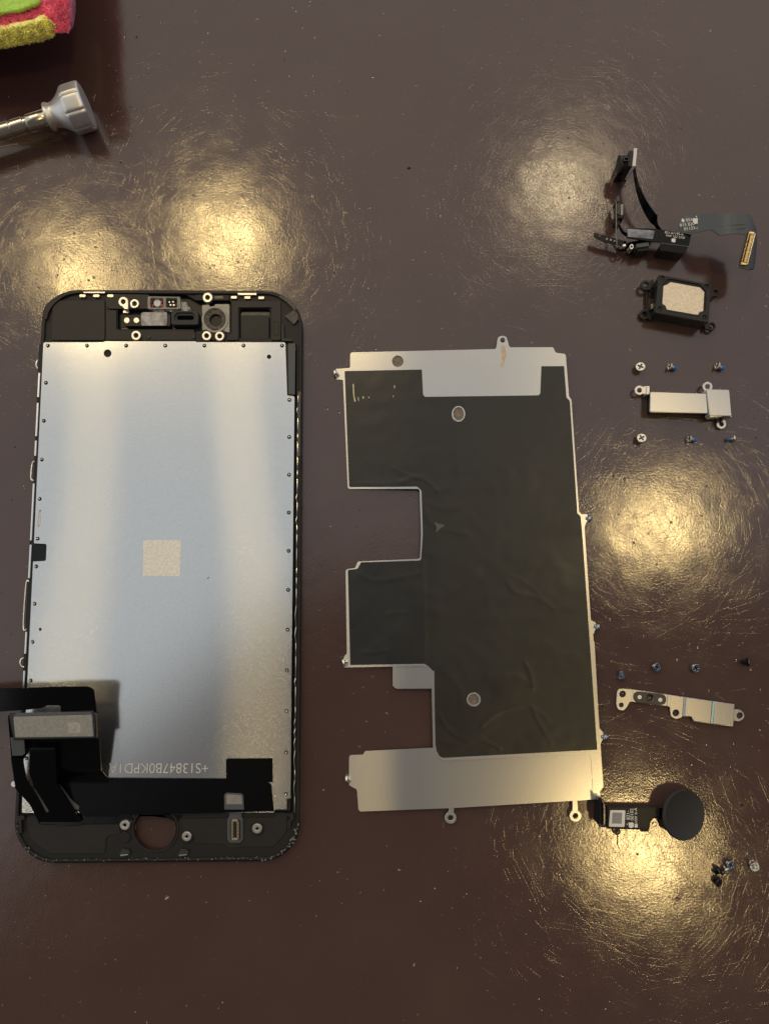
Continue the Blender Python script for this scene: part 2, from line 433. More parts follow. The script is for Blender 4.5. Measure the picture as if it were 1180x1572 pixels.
# ------------------------------------------------------------------ phone display assembly, face down
disp = thing('phone_screen', 'large black phone display assembly lying face down with silver back plate and ribbon cables', 'phone screen', 240, 885)
OUT = rp([(66.5, 444, 58), (465.5, 446, 60), (460, 1322, 60), (19, 1326, 62)], 60, 9)
HB = circ(238.5, 1273, 33, 40)
def insetpx(l, d):
    return inset(l, d)
shape('glass_panel', OUT, 0.0, .07, M_GLOSSB, disp, [circ(238.5, 1273.5, 31.5, 40)], .02)
cav_top = rp([(181, 476), (229, 476), (230, 452), (285, 452), (302, 462), (354, 462), (354, 511), (300, 511), (298, 505), (181, 505)], 2, 3)
cav_r = rect(368, 474, 414.5, 520, 4)
lcd_win = rp([(64, 528), (455, 528), (449, 1246), (30, 1250)], 3)
cav_bot = rp([(60, 1251), (282, 1250.5), (277, 1257), (272, 1263), (258, 1256), (238, 1243), (214, 1251), (204, 1263), (62, 1266)], 1.5)
frm = shape('mid_frame', insetpx(OUT, 1.2), .072, .20, M_FRAME, disp, [cav_top, cav_r, HB, lcd_win], .012)
# rim
shape('rim', insetpx(OUT, 2.0), .20, .255, M_FRAME2, disp, [insetpx(OUT, 5.5)], .014)
shape('button_opening_rim', circ(238.5, 1273, 36, 44), .201, .222, M_FRAME2, disp, [circ(238.5, 1273, 33.3, 44)], .008)
# top blocks
shape('corner_pad', rp([(81, 470), (90, 461), (161, 461), (161, 522), (79.5, 522)], 2), .2, .232, M_FRAME2, disp, bevel=.005)
shape('top_strip', rp([(163, 451), (229, 452), (229, 474), (168, 474), (163, 470)], 3), .2, .250, M_FRAME2, disp)
shape('lower_strip', rp([(163, 476), (179, 476), (179, 507), (297, 507), (300, 513), (300, 522), (163, 522)], 2), .2, .226, M_FRAME2, disp)
shape('right_block', rp([(356, 462), (431, 462), (431, 522), (416.5, 522), (416.5, 472), (366, 472), (366, 522), (345, 522), (356, 512)], 2), .2, .242, M_FRAME2, disp)
shape('top_bar', rp([(300, 452), (352, 453), (352, 461), (302, 461)], 2), .2, .244, M_FRAME, disp)
shape('bar_slot', rect(329, 454.5, 343, 458.5, 2), .244, .2465, M_GLOSSB, disp, bevel=0)
shape('cavity_floor', rp([(182, 477), (232, 477), (232, 453), (352, 463), (352, 509), (299, 509), (297, 503), (182, 503)], 1), .072, .082, M_NAVY, disp, bevel=0)
shape('recess_floor', rect(369, 475, 413.5, 519, 2), .072, .10, M_GLOSSB, disp, bevel=0)
shape('recess_cover', rect(369.5, 484, 413, 522, 2), .10, .17, M_NAVY, disp)
shape('emboss', rect(418, 492, 428, 514, 2), .242, .252, M_FRAME2, disp, [rect(419.6, 494, 426.4, 512, 1)], .002)
shape('corner_gasket', rp([(432, 497), (435.5, 497), (436, 519), (448.5, 520), (448.5, 524), (432, 523.5)], 1), .2, .27, M_RUBBER, disp)
o = sheet('glue_patch', rp([(437, 485), (444, 481), (450.8, 476), (457, 482), (457.5, 490), (451, 498)], 1.5), lambda x, y: .262+.012*noise.noise(Vector((x*.4, y*.4, 0))), .05, M_GLUE, disp, step=2)
loft('glue_trail', [(428, 456, .262), (440, 464, .264), (452, 477, .26)], [(432, 453, .262), (446, 461, .264), (457, 474, .26)], .012, M_GLUE, disp)
loft('glue_trail', [(65, 490, .262), (68, 474, .266), (80, 460, .264), (100, 449, .264), (124, 445.5, .262)], [(72, 490, .262), (76, 477, .266), (86, 464, .264), (103, 453, .264), (124, 449, .262)], .012, M_FRAME2, disp)
# contact pads along the top edge
for x, y in ((127, 454), (148, 454), (169.6, 454)):
    shape('contact_pad', rect(x-5, y-2.4, x+5, y+2.2, 2), .2, .262, M_NICKEL, disp, bevel=.006)
for x, y in ((359, 456.3), (380, 456.6), (401, 457)):
    shape('contact_pad', rect(x-4.5, y-2, x+4.5, y+2, .8), .2, .256, M_NICKEL, disp, bevel=.004)
shape('edge_spring', rp([(126, 447.6), (161.5, 447.4), (161.5, 450), (130, 450)], .8), .2, .27, M_NICKEL, disp, bevel=.006)
shape('edge_spring', rp([(364, 449.4), (394, 449.6), (394, 453), (366, 453)], .8), .2, .27, M_NICKEL, disp, bevel=.006)
# sensor bracket
shape('sensor_bracket', rp([(189, 483), (262, 483), (262, 500.5), (193, 500.5), (189, 496)], 2), .10, .19, M_FRAME2, disp)
for x in (194.8, 209.6): shape('contact_dot', circ(x, 491.6, 4.4, 16), .19, .205, M_NICKEL, disp, bevel=.006)
shape('mottled_patch', rect(216.5, 479, 257, 500, 3), .10, .205, M_MICA, disp, bevel=.006)
shape('bracket_tab', rect(189, 476.5, 198, 480.5, .8), .10, .205, M_NICKEL, disp)
ring_h = lambda x, y, r=3.4: circ(x, y, r, 16)
def standoff(x, y, R_=7.6, r=3.3, z=.30, base=.2, m=M_NICKEL, outline=None):
    s = shape('standoff', outline or circ(x, y, R_, 24), base, z, m, disp, [circ(x, y, r, 16)], .014)
    return s
standoff(189.4, 463, outline=rp([(189.4+7.8*math.cos(a), 463+7.8*math.sin(a)) for a in [math.radians(q) for q in range(100, 361, 20)]]+[(197.2, 475), (191, 475), (188, 470.6)], .2))
standoff(206.6, 466, 7.2); standoff(208.9, 514.7, 7.6); standoff(318.7, 456.5, 7.8); standoff(317.2, 515.2, 7.4); standoff(337.2, 515.8, 7.4)
shape('standoff_base', rp([(306, 513), (311, 506), (343, 506), (347, 513), (344, 522), (310, 522)], 3), .2, .232, M_FRAME, disp)
for x, y in ((228.5, 517), (297, 517)): shape('locating_pin', circ(x, y, 2.6, 12), .2, .25, M_GLOSSB, disp)
# clear sensor housing
hs = shape('sensor_housing', rp([(226.5, 454.5), (277, 455.3), (278, 474.5), (226.5, 474.5)], 2.5), .12, .262, M_CLEAR, disp, [rect(231, 457.5, 250.5, 472, 2), rect(255, 457.5, 272, 472, 2)], .01)
shape('sensor_window', circ(241.5, 465, 5.6, 16), .12, .18, M_WHITE, disp)
shape('sensor_base', rect(227, 455, 277.5, 474, 1), .09, .12, M_FRAME2, disp, bevel=0)
for x, y in ((233.5, 461), (234.5, 469), (248, 462), (248.5, 469)): shape('lead', rect(x-1.3, y-2, x+1.3, y+2, .5), .12, .165, M_RED, disp, bevel=0)
for x, y in ((260, 463.5), (266, 463), (262, 468), (267, 468)): shape('lead', circ(x, y, 1.3, 8), .12, .165, M_NICKEL, disp, bevel=0)
shape('light_pipe', rp([(278.5, 463.5), (287, 463.5), (287, 470), (292, 471), (292, 475), (279, 475)], 1.5), .1, .22, M_CLEAR, disp)
# earpiece rubber
shape('earpiece_gasket', rect(263, 476.8, 304.5, 498.5, 3.5), .1, .285, M_RUBBER, disp, [rect(268, 480, 299.5, 495, 7)], .012)
shape('earpiece_gasket_step', rect(267, 479, 300.5, 496, 7), .1, .245, M_RUBBER, disp, [rect(272, 484.4, 297.5, 491, 3)], .008)
# camera ring
shape('camera_seat', rp([(310, 468), (321, 467), (323, 471), (328, 471), (330, 466.6), (352.5, 466.6), (352.5, 511), (345, 509), (310.5, 509)], 2), .1, .225, M_MILKY, disp, [circ(330, 490, 16.3, 36)], .012)
shape('camera_ring', circ(330, 490, 20.5, 40), .225, .245, M_MILKY, disp, [circ(330, 490, 17.3, 40)], .008)
shape('camera_foam', circ(330, 490, 16, 36), .1, .20, M_FOAM, disp, [circ(331, 491, 9.6, 28)], .004)
shape('camera_window', circ(331, 491.5, 9.8, 28), .09, .12, M_NAVY, disp, bevel=0)
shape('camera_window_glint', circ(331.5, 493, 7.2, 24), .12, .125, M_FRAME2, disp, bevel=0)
# bottom blocks
shape('bottom_panel', rp([(40, 1253), (56, 1253), (61, 1266), (183, 1265.5), (185, 1281), (170, 1282, 4), (163, 1287), (161.5, 1310.5), (78, 1310.5, 14), (47, 1290, 20)], 3), .2, .222, M_FRAME2, disp)
shape('bottom_panel', rp([(279, 1256.5, 5), (420, 1254.5), (424, 1248), (441, 1248), (441, 1276, 22), (420, 1300, 10), (383, 1300), (352, 1302.5), (346, 1296.5), (298, 1294), (297, 1278, 7), (280, 1275, 6)], 3), .2, .222, M_FRAME2, disp)
standoff(191.5, 1267, 7.8, 2.6, .31); standoff(286.5, 1284.5, 7.6, 2.6, .31); standoff(394.5, 1272.5, 7.8, 2.6, .31)
for x, y, r in ((191, 1285.5, 9), (286.5, 1284.5, 10.5), (394.5, 1272.5, 11)): shape('standoff_base', circ(x, y, r, 24), .2, .232, M_FRAME, disp)
for x in (191, 281):
    t = shape('clip', rp([(x-8, 1312), (x-3, 1303), (x+6, 1305), (x+9, 1309), (x+5, 1313), (x-4, 1315)], 1), .2, .27, M_RUBBER, disp)
    shape('clip_edge', rp([(x-7, 1312.5), (x+6, 1311), (x+6, 1312.6), (x-5, 1314.4)], .3), .27, .276, M_STEELE, disp, bevel=0)
shape('snap_hook', rp([(26, 1253), (38, 1252), (38, 1258), (33, 1259), (34, 1279), (29, 1279), (29, 1264), (26, 1261)], 1), .2, .29, M_FRAME2, disp)
shape('snap_hook', rp([(439, 1249), (451, 1249), (451, 1258), (447, 1260), (446, 1272), (441, 1272), (441, 1261), (446, 1255), (439, 1253)], 1), .2, .29, M_FRAME2, disp)
# connector cable at the bottom
shape('connector_cable', rp([(351.5, 1236), (371, 1236), (371, 1254), (373, 1258), (373, 1289), (368, 1294), (353, 1294), (349, 1289), (349, 1258), (352, 1253)], 2), .232, .26, M_FLEXG, disp)
cn = shape('connector', rect(353.5, 1260, 368, 1289, 1.5), .26, .31, M_FRAME, disp)
bmv, bmf = [], []
for side in (354.8, 363.4):
    for i in range(12):
        y = 1261.5+i*2.25
        l = [tuple(V(x, yy, .318)[:2]) for x, yy in rect(side, y, side+3.4, y+1.3)]
        a, b = prism_geo([l], .30, .318); q = len(bmv); bmv += a; bmf += [tuple(i_+q for i_ in f_) for f_ in b]
pn = finish('pins', bmv, bmf, M_GOLD, cn, 0); pn['kind'] = 'stuff'
for y in (1258.8, 1287.5): shape('end_contact', rp([(356, y), (360.5, y-1.5), (365, y), (365, y+2.6), (356, y+2.6)], .5), .26, .322, M_GOLD, cn, bevel=.003)

# LCD metal back plate with holes
lx = lambda y: 65.6-(y-560)*.0476
holes_xy = [(x, 530.6) for x in (74, 134, 194, 254, 314, 374, 433)] + [(71, 587.7), (67.8, 646), (64.6, 705.5), (61.4, 766), (58.2, 827), (56, 869.6), (53.4, 927), (50.3, 985.5), (47.7, 1044.7), (41.5, 1164)]
holes_xy += [(444.3, 614), (444, 671), (443.7, 728.8), (443.3, 786.8), (443, 845.7), (442.4, 905.5), (441.4, 966.7), (440.4, 1029), (439.7, 1091.6), (439.1, 1155.2), (438.8, 1219)]
PL = rp([(67, 525.5, 3), (159, 525.5, .5), (161, 524, .5), (300, 524, .5), (302, 525.3, .5), (438, 525.5, 3), (440.8, 607, 1), (452, 608.5, 2), (449.5, 845, 0), (447.5, 1029, 0), (446, 1226, 1), (440, 1226, 1), (440, 1242.5, 1), (421, 1242.5, 1), (421, 1247.5, 1), (34, 1248, 2), (lx(1150), 1150, 0), (lx(862), 862, 1), (71, 861, 3), (72, 835, 3), (lx(834), 834, 1)], 1)
plate_z = .31
def zplate(x, y):
    t = min(1, max(0, (y-560)/480)); return plate_z+.0036*((x-250)*.0157)**2*t*t*(3-2*t)
pl = sheet('back_plate', PL, zplate, .04, M_LCD, disp, [circ(x, y, 3.1, 12) for x, y in holes_xy]+[circ(165.5, 542.5, 6, 20), circ(413, 547.8, 3.4, 12), circ(62, 966, 2.4, 12), rp([(60.3, 783, 2), (64, 783, 2), (61.7, 808, 2), (57.6, 808, 2)], 2)], step=11, smooth=30)
shape('hole_shade_sheet', rp([(60, 529), (452, 529), (446, 1245), (32, 1247)], 2), .08, .262, M_FRAME, disp, bevel=.004)  # black sheet under the plate, shade for its holes put into the colour
rv = mesh_only('rivet', *lathe_geo([(.018, .0), (.018, .03), (.010, .034), (.0, .034)], 10), M_STEELE)
for i, (x, y) in enumerate(holes_xy): place(rv, 'rivet', V(x, y, plate_z-.046) if i % 3 else V(x, y, plate_z-.046), pl)
shape('slot_insert', rp([(60.5, 784), (63.6, 784), (61.3, 807), (58, 807)], 1), .262, .303, M_WHITE, pl, bevel=0)
shape('notch_cover', rect(51, 836, 71, 860.5, 2), .262, .29, M_NAVY, pl)
shape('side_flex', rp([(442, 527), (453.5, 527), (452.5, 606), (442.8, 605)], 1.5), .262, .315, M_FLEXG, disp)
shape('etched_patch', rp([(220.5, 829), (277.8, 829), (276.3, 884.5), (219.5, 884)], 0), plate_z-.004, plate_z+.0025, M_ETCHP, pl, bevel=0)
text('etched_serial', '+S13847B0KPD1A', 244, 1178.5, plate_z+.007, 21.5, math.pi, M_ETCH, pl, .001, .93)
shape('ink_mark', rp([(317.5, 888), (321, 885.4), (322, 885.8), (319, 888.6)], 0), plate_z+.0005, plate_z+.006, M_INK, pl, bevel=0)
# left side metal wire loops and rails
def lxe(y): return 61.5-(y-560)*.0505
for a, b in ((572, 610), (618, 670), (676, 700), (742, 830), (836, 888), (970, 1004), (1030, 1056)):
    shape('side_rail', rp([(lxe(a)-2, a), (lxe(a)+1.2, a), (lxe(b)+1.2, b), (lxe(b)-2, b)], .6), .2, .30, M_STEELE, disp, bevel=.01)
for a, b in ((708, 738), (893, 966)):
    x = lxe((a+b)/2)
    s = [(lxe(a)+1, a, .22), (lxe(a)-4, a+4, .22), (lxe(b)-4.5, b-4, .22), (lxe(b)+.5, b, .22)]
    tube('side_clip', s, .02, M_STEELE, disp, 8)
for x, y in ((58.5, 559.5), (34, 1017)):
    tube('side_loop', [(x+3.5, y-7, .2), (x-1, y-5, .24), (x-2.5, y+1, .24), (x, y+6, .22), (x+3.5, y+7, .2)], .022, M_STEELE, disp, 8)
shape('side_stud', circ(21.5, 1204, 4.5, 14), .1, .22, M_STEELE, disp)
pts = [(456.8, 604, .262)]
y = 604
ks = []
while y < 1236:
    y += random.uniform(12, 34); ks.append(y)
prev = 604
for y in ks:
    xa = 457.6-(prev-600)*.0085; xb = 457.6-(y-600)*.0085
    mid = (prev+y)/2
    tube('side_wire', [(xa, prev, .25), ((xa+xb)/2-random.choice([0, .0, 1.6]), mid, .27), (xb, y-1.5, .25)], random.uniform(.009, .016), M_STEELE, disp, 5, 6)
    prev = y
loft('glue_trail', [(457, 601, .262), (456.5, 640, .264), (457, 700, .262)], [(462, 601, .262), (461, 640, .264), (461, 700, .262)], .01, M_GLUE, disp)

# ribbon cable at lower left, standing up off the plate
def zflex(x, y):
    if y > 1195: return .352
    t = min(1, (1195-y)/16); s_ = t*t*(3-2*t)
    return .352+.27*s_+.55*max(0, 1181-y)/126
main = rp([(150, 1096, 1), (156, 1183, 2), (166, 1194, 3), (250, 1194.5, 0), (348, 1195, 0), (405, 1197, 6), (416.5, 1204, 6), (420.5, 1245, 1), (300, 1249, 0), (182, 1250, 1), (180, 1254, 1), (131, 1254, 2), (112, 1239, 3), (88, 1203, 4), (86, 1152, 1), (46, 1152, 1), (36, 1166, 2), (18, 1166, 2), (12.5, 1100, 4), (16, 1095, 2)], 1)
sheet('ribbon_body', main, zflex, .02, M_FLEX, disp, step=7)
arm = rp([(-120, 1066, 0), (0, 1058.5, 0), (40, 1056, 0), (80, 1054, 10), (136, 1053.5, 8), (144.5, 1058, 6), (149.5, 1097, 1), (96, 1095, 2), (93, 1090, 1), (94, 1083, 3), (72, 1083, 1), (66, 1087, 2), (38, 1090, 0), (0, 1092.5, 0), (-120, 1100, 0)], 1)
sheet('ribbon_arm', arm, lambda x, y: zflex(60, max(y, 1054))+.012-.00002*max(0, 60-x)**2, .02, M_FLEX, disp, step=7)
sheet('ribbon_edge', rp([(-120, 1062), (0, 1055.5), (36, 1056), (0, 1061), (-120, 1070)], 0), lambda x, y: 1.12-.00002*max(0, 60-x)**2, .02, M_FLEX, disp, step=7)
def zstrap(x, y):
    t = min(1, max(0, (1262-y)/110)); return .34+.62*t
sheet('cable_strap', rp([(46, 1148), (85, 1148), (87, 1202, 6), (112, 1240, 4), (126, 1262, 2), (66, 1262, 3), (60, 1252, 2), (76, 1246, 2), (52, 1207, 8), (46, 1187, 8)], 1), lambda x, y: zstrap(x, y)-.03, .02, M_FLEX, disp, step=6)
sheet('cable_strap', rp([(17, 1163), (35, 1164, 2), (41, 1196, 6), (53, 1217, 4), (71, 1246, 2), (68, 1262, 2), (60, 1262, 1), (46, 1235, 3), (24, 1211, 6)], 1), lambda x, y:   .29+.6*min(1, max(0, (1262-y)/110)), .02, M_FLEX, disp, step=6)
sheet('cable_edge', rp([(53, 1210), (57, 1210), (76, 1241, 1), (81, 1249, 1), (74, 1249), (69, 1243)], 0), lambda x, y: .36+.2*min(1, max(0, (1250-y)/60)), .015, M_FLEXG, disp, step=4)
sheet('cable_edge', rp([(91, 1204), (95, 1208), (110, 1228), (122, 1238, 1), (121, 1243), (115, 1242)], 0), lambda x, y: zflex(x, y)+.012, .012, M_FLEXG, disp, step=4)  # grey sliver, the highlight along this cable edge put into its colour
shape('black_underlay', cav_bot, .19, .204, M_GLOSSB, disp, bevel=0)
shape('cable_foot', rp([(58, 1249), (205, 1249.5), (204, 1258), (196, 1264), (128, 1264), (122, 1268), (90, 1268), (86, 1265), (62, 1265)], 2), .2, .245, M_GLOSSB, disp)
# driver chip under foil
shape('chip_body', rp([(13, 1096, 3), (142, 1090.5, 2), (147, 1096, 2), (148, 1134), (21, 1136)], 1), .98, 1.085, M_GLOSSB, disp, bevel=.02)
shape('chip_edge', rp([(26, 1094.5), (140, 1092.6), (141.5, 1097), (20.5, 1100)], .8), 1.085, 1.10, M_FLEXG, disp, bevel=.006)
shape('chip_foil', rp([(20.3, 1100.4), (141.3, 1097.2), (143.8, 1131), (23.4, 1132.6)], 2), 1.085, 1.13, M_FOIL, disp, bevel=.012)
shape('foil_mark', rp([(105, 1109.5), (123, 1109), (124.5, 1124.5), (106, 1125.5)], 1), 1.13, 1.1312, M_FOILM, disp, bevel=0)
sheet('side_flap', rp([(16, 1132), (37, 1134), (38.5, 1157), (34, 1160), (19.5, 1160)], 1), lambda x, y: 1.04-.004*(y-1132), .03, M_FLEXG, disp, step=5)
# tab and foil window above the connector
shape('black_tab', rp([(347, 1164.5), (418.5, 1163.8), (419, 1201), (347, 1200)], 1.2), plate_z, .342, M_FLEX, disp)
shape('foil_window_frame', rp([(344, 1217, 5), (373.5, 1218.5, 5), (374.5, 1243), (344.5, 1243)], .5), .345, .378, M_FLEXG, disp)
shape('foil_window', rp([(347, 1219.5, 3), (371, 1220.8, 3), (372, 1234.8), (347.5, 1235)], .5), .378, .386, M_FOIL, disp)

# dried glue and scuffs along the bottom rim
vs, fs = [], []
def blob(x, y, z, r):
    c = V(x, y, z); b = len(vs); n = 5; ph = random.random()*6
    pr = [random.uniform(.5, 1.3)*r for _ in range(n)]
    vs.extend([(c.x+pr[i]*math.cos(ph+2*math.pi*i/n), c.y+pr[i]*math.sin(ph+2*math.pi*i/n), z) for i in range(n)]); vs.append((c.x, c.y, z+r*.6))
    fs.extend([(b+i, b+(i+1) % n, b+n) for i in range(n)])
rim = insetpx(OUT, 3.6)
cand = [p for p in rim if p[1] > 1235]
for _ in range(120):
    i = random.randrange(len(rim)-1); p, q = rim[i], rim[i+1]; t = random.random()
    x, y = p[0]+(q[0]-p[0])*t, p[1]+(q[1]-p[1])*t
    if y < 1225 or math.hypot(p[0]-q[0], p[1]-q[1]) < .1: continue
    if random.random() < .9: blob(x+random.gauss(0, 1.3), y+random.gauss(0, 1.3), .253, random.uniform(.006, .022)*(1.4 if x > 300 else 1))
for _ in range(60):
    x = random.uniform(70, 410); blob(x, 1325-(x-20)*.011-3.6+random.gauss(0, 1.3), .253, random.uniform(.004, .02)*(1.5 if x > 290 and x < 330 else 1))
o = finish('glue_crumbs', vs, fs, mat('rim_glue', (.17, .18, .18), .4), disp, 0); o['kind'] = 'stuff'

# ------------------------------------------------------------------ steel heat shield with graphite tape
sh = thing('shield_plate', 'large stamped steel shield plate covered with black graphite tape', 'metal plate', 720, 890)
SHP = [(537.3, 541, 4), (761, 535.8, 4), (763, 523, 0), (764.5, 517.5, 3), (771, 515, 6), (777, 517.5, 3), (779, 524, 0), (781.5, 533.2, 4), (848.5, 533, 3), (852.5, 541.4, 3), (867.8, 543.4, 4), (872.9, 608.5, 2), (876.5, 613.6, 2),
       (888.1, 785.4, 3), (892, 789.5, 2), (900, 789.5, 2), (904, 796, 3), (899, 802, 2), (896.5, 810, 2), (906.4, 952.4, 2), (913, 955, 2), (915.5, 962, 3), (912.5, 968, 2), (910, 974, 2),
       (919.5, 1118.3, 2), (924, 1123, 2), (927, 1131, 3), (923, 1138, 2), (921, 1142, 2), (925.5, 1207.8, 2), (920.5, 1214, 2), (920.5, 1226.4, 2), (888.5, 1229, .5), (878, 1229.4, .5), (698, 1240.3, .5), (686, 1240.8, .5), (550.3, 1246, 5), (547.7, 1212, 3), (540, 1208, 2), (535.4, 1205, 3), (535.8, 1159.3, 4), (557, 1158.6, 2), (560.5, 1153, 2), (664.5, 1148.1, .5), (662.4, 1057, .5), (608, 1057.3, 5), (602.6, 1053, 3), (602.6, 1023.2, .5), (528, 1024.8, 1), (528, 1008, 2), (532.3, 1003, 2),
       (530.5, 874, 4), (545, 872, 3), (549, 862, 3), (644.5, 857.8, 4), (646.2, 820, 0), (643.8, 750.4, 4), (533.7, 750.6, 4), (526.5, 583, 2), (515.5, 582.4, 1.5), (515.3, 566.4, 1.5), (537.3, 564.6, 2)]
zs = .165
def zpl(x, y):
    d = (632-x)/14.0; sp_ = 14*math.log1p(math.exp(min(30, d))) if d < 30 else (632-x)
    return zs-.00135*sp_
sheet('steel_plate', rp(SHP, 2, 4), zpl, .022, M_STEEL, sh, [circ(771.2, 522, 4, 14), circ(610.2, 554.5, 8.8, 28), circ(703.5, 635.3, 9.2, 28, 11.2), circ(727, 1074, 9.6, 28)], step=12, smooth=30)
# folded down edges that the plate stands on
def skirt(pts, w=1.6):
    for a, b in zip(pts, pts[1:]):
        pass
    return shape('folded_edge', stroke_poly(pts, w), 0.0, zs-.024, M_STEEL, sh, bevel=0)
skirt([(875.5, 625), (886.5, 775)]); skirt([(896.5, 822), (904.5, 945)]); skirt([(911, 985), (918, 1110)]); skirt([(700, 1238), (874, 1228)])
skirt([(680, 540.5), (755, 538.6)])
TP = [(528.8, 569.7, 1), (647.3, 567.2, 1), (649.2, 606, 4), (652, 609.2, 3), (829, 606.8, 5), (830.6, 562.2, 1), (865.3, 562, 1), (869, 610, 1), (874.2, 615.8, 1), (885.7, 788, 2), (890.6, 792.5, 1), (893.2, 820, 0), (916.2, 1151, 1), (676, 1163.5, 8), (666.3, 1147, 6), (664, 1029, 6), (652, 1018.9, 6), (537.4, 1020.8, 1), (533.8, 875, 2), (548.5, 873.3, 3), (554, 863.2, 2), (646, 860.4, 4), (648.6, 820, 0), (646.6, 753, 6), (640.2, 747, 5), (535.8, 747.6, 2)]
def pdist(x, y, P):
    best = 1e9
    for a, b in zip(P, P[1:]):
        dx, dy = b[0]-a[0], b[1]-a[1]; t = max(0, min(1, ((x-a[0])*dx+(y-a[1])*dy)/(dx*dx+dy*dy))); d = math.hypot(x-a[0]-t*dx, y-a[1]-t*dy)
        if d < best: best = d; bt = t
    return best
CR = []
def cr(P, amp, w):
    P = [tuple(p) for p in curve_pts([Vector(p) for p in P], 4)]
    CR.append((P, amp*.7, w, min(p[0] for p in P)-4*w, max(p[0] for p in P)+4*w, min(p[1] for p in P)-4*w, max(p[1] for p in P)+4*w))
def z2(x, y):   # image coordinates of zoom views -> photo
    return (500+x/2.95, 500+y/2.95)
def z3(x, y): return (500+x/2.682, 820+y/2.682)
cr([z2(330, 712), z2(380, 692), z2(430, 690), z2(470, 712), z2(500, 745)], .012, 1.6)
cr([z2(110, 722), z2(200, 715), z2(300, 712), z2(380, 712)], .007, 1.6); cr([z2(300, 640), z2(350, 668), z2(400, 680), z2(440, 684)], .006, 2)
cr([z2(480, 750), z2(540, 740), z2(590, 700), z2(600, 650)], .005, 4); cr([z2(450, 800), z2(540, 830), z2(640, 800)], .005, 4)
cr([z2(430, 780), z2(450, 840), z2(480, 900), z2(560, 930), z2(650, 944)], .006, 3)
cr([z3(750, 200), z3(780, 240), z3(870, 260), z3(940, 310)], .006, 3); cr([z3(760, 170), z3(820, 200), z3(880, 250)], .005, 2)
cr([z3(620, 160), z3(560, 210), z3(500, 260)], .004, 6); cr([z3(820, 530), z3(840, 570), z3(855, 630)], .010, 2.6)
cr([z3(640, 790), z3(700, 740), z3(790, 710), z3(850, 712), z3(920, 770)], .009, 2.2); cr([z3(850, 720), z3(890, 800), z3(930, 860)], .009, 2.4)
cr([z3(470, 850), z3(560, 862), z3(640, 850), z3(720, 885)], .008, 1.6); cr([z3(465, 740), z3(500, 800), z3(560, 840), z3(640, 830)], .006, 2.4)
cr([z3(640, 850), z3(690, 870), z3(720, 888)], .006, 1.4); cr([z3(480, 560), z3(540, 620), z3(560, 690)], .004, 5)
cr([z3(700, 600), z3(780, 580), z3(860, 640)], .004, 4); cr([z3(130, 160), z3(200, 190), z3(300, 180), z3(390, 160)], .006, 2.5)
cr([z3(250, 330), z3(330, 320)], .006, 2); cr([z3(140, 490), z3(200, 486), z3(260, 480)], .006, 1.6); cr([z3(260, 330), z3(262, 400), z3(256, 500)], .003, 3)
cr([z3(326, 190), z3(328, 300)], .003, 2); cr([z3(860, 350), z3(950, 300), z3(1000, 310)], .004, 5)
def ztape(x, y):
    b_ = zpl(x, y); z = b_+.006+.010*noise.noise(Vector((x*.016, y*.016, 3)))+.0035*noise.noise(Vector((x*.05, y*.05, 9)))
    z = max(z, b_+.004)
    for P, a, w, x0, x1, y0, y1 in CR:
        if x0 < x < x1 and y0 < y < y1:
            d = pdist(x, y, P); z += a*math.exp(-(d/w)**2)
    if abs(x-(648.5+(y-860)*.02)) < 3 and 860 < y < 1020: z += .004
    return z
sheet('graphite_tape', rp(TP, 1, 4), ztape, .003, M_TAPE, sh, [circ(703.5, 635.3, 9.8, 28, 11.8), circ(727, 1074, 10.2, 28)], step=3.2, smooth=70)
shape('hole_rim', circ(703.5, 635.3, 10.4, 28, 12.2), zs-.002, zs+.018, M_STEEL, sh, [circ(703.5, 635.3, 8.0, 28, 10)], .004)
shape('hole_rim', circ(727, 1074, 10.8, 28), zs-.002, zs+.018, M_STEEL, sh, [circ(727, 1074, 8.2, 28)], .004)
M_DISC = mat('speckled_disc', (.16, .135, .115), .5, .4, bump=.004, bscale=16, var=.5, vscale=22)
shape('hole_disc', circ(703.5, 635.3, 8.6, 28, 10.6), zs-.03, zs-.012, M_DISC, sh, bevel=0)
shape('hole_disc', circ(727, 1074, 8.8, 28), zs-.05, zs-.03, M_DISC, sh, bevel=0)
shape('hole_disc', circ(610.2, 554.5, 8.6, 28), zpl(610, 554)-.045, zpl(610, 554)-.025, M_DISC, sh, bevel=0)
# tears that bare the steel
for P in ([(541, 590), (543, 589), (544, 608), (546, 616), (544, 617), (542, 606)], [(556, 609), (558, 608), (558.6, 612), (556.6, 612)], [(604.6, 592), (606, 591.5), (606, 596), (604.6, 596)], [(603, 607), (604, 607), (604, 610), (603, 610)], [(565, 609), (567, 609.5), (567, 611), (565, 610.6)], [(549, 610), (550, 610), (551, 615), (550, 615)]):
    sheet('tape_tear', P, lambda x, y: ztape(x, y)+.0035, .002, M_BROWN, sh, step=3)
sheet('tape_scuff', rp([(665.5, 799.5), (672, 804), (684, 806), (677, 810), (668.5, 818.5), (670, 809)], 1), lambda x, y: ztape(x, y)+.004, .002, mat('scuffed_tape', (.075, .075, .065), .5), sh, step=3)
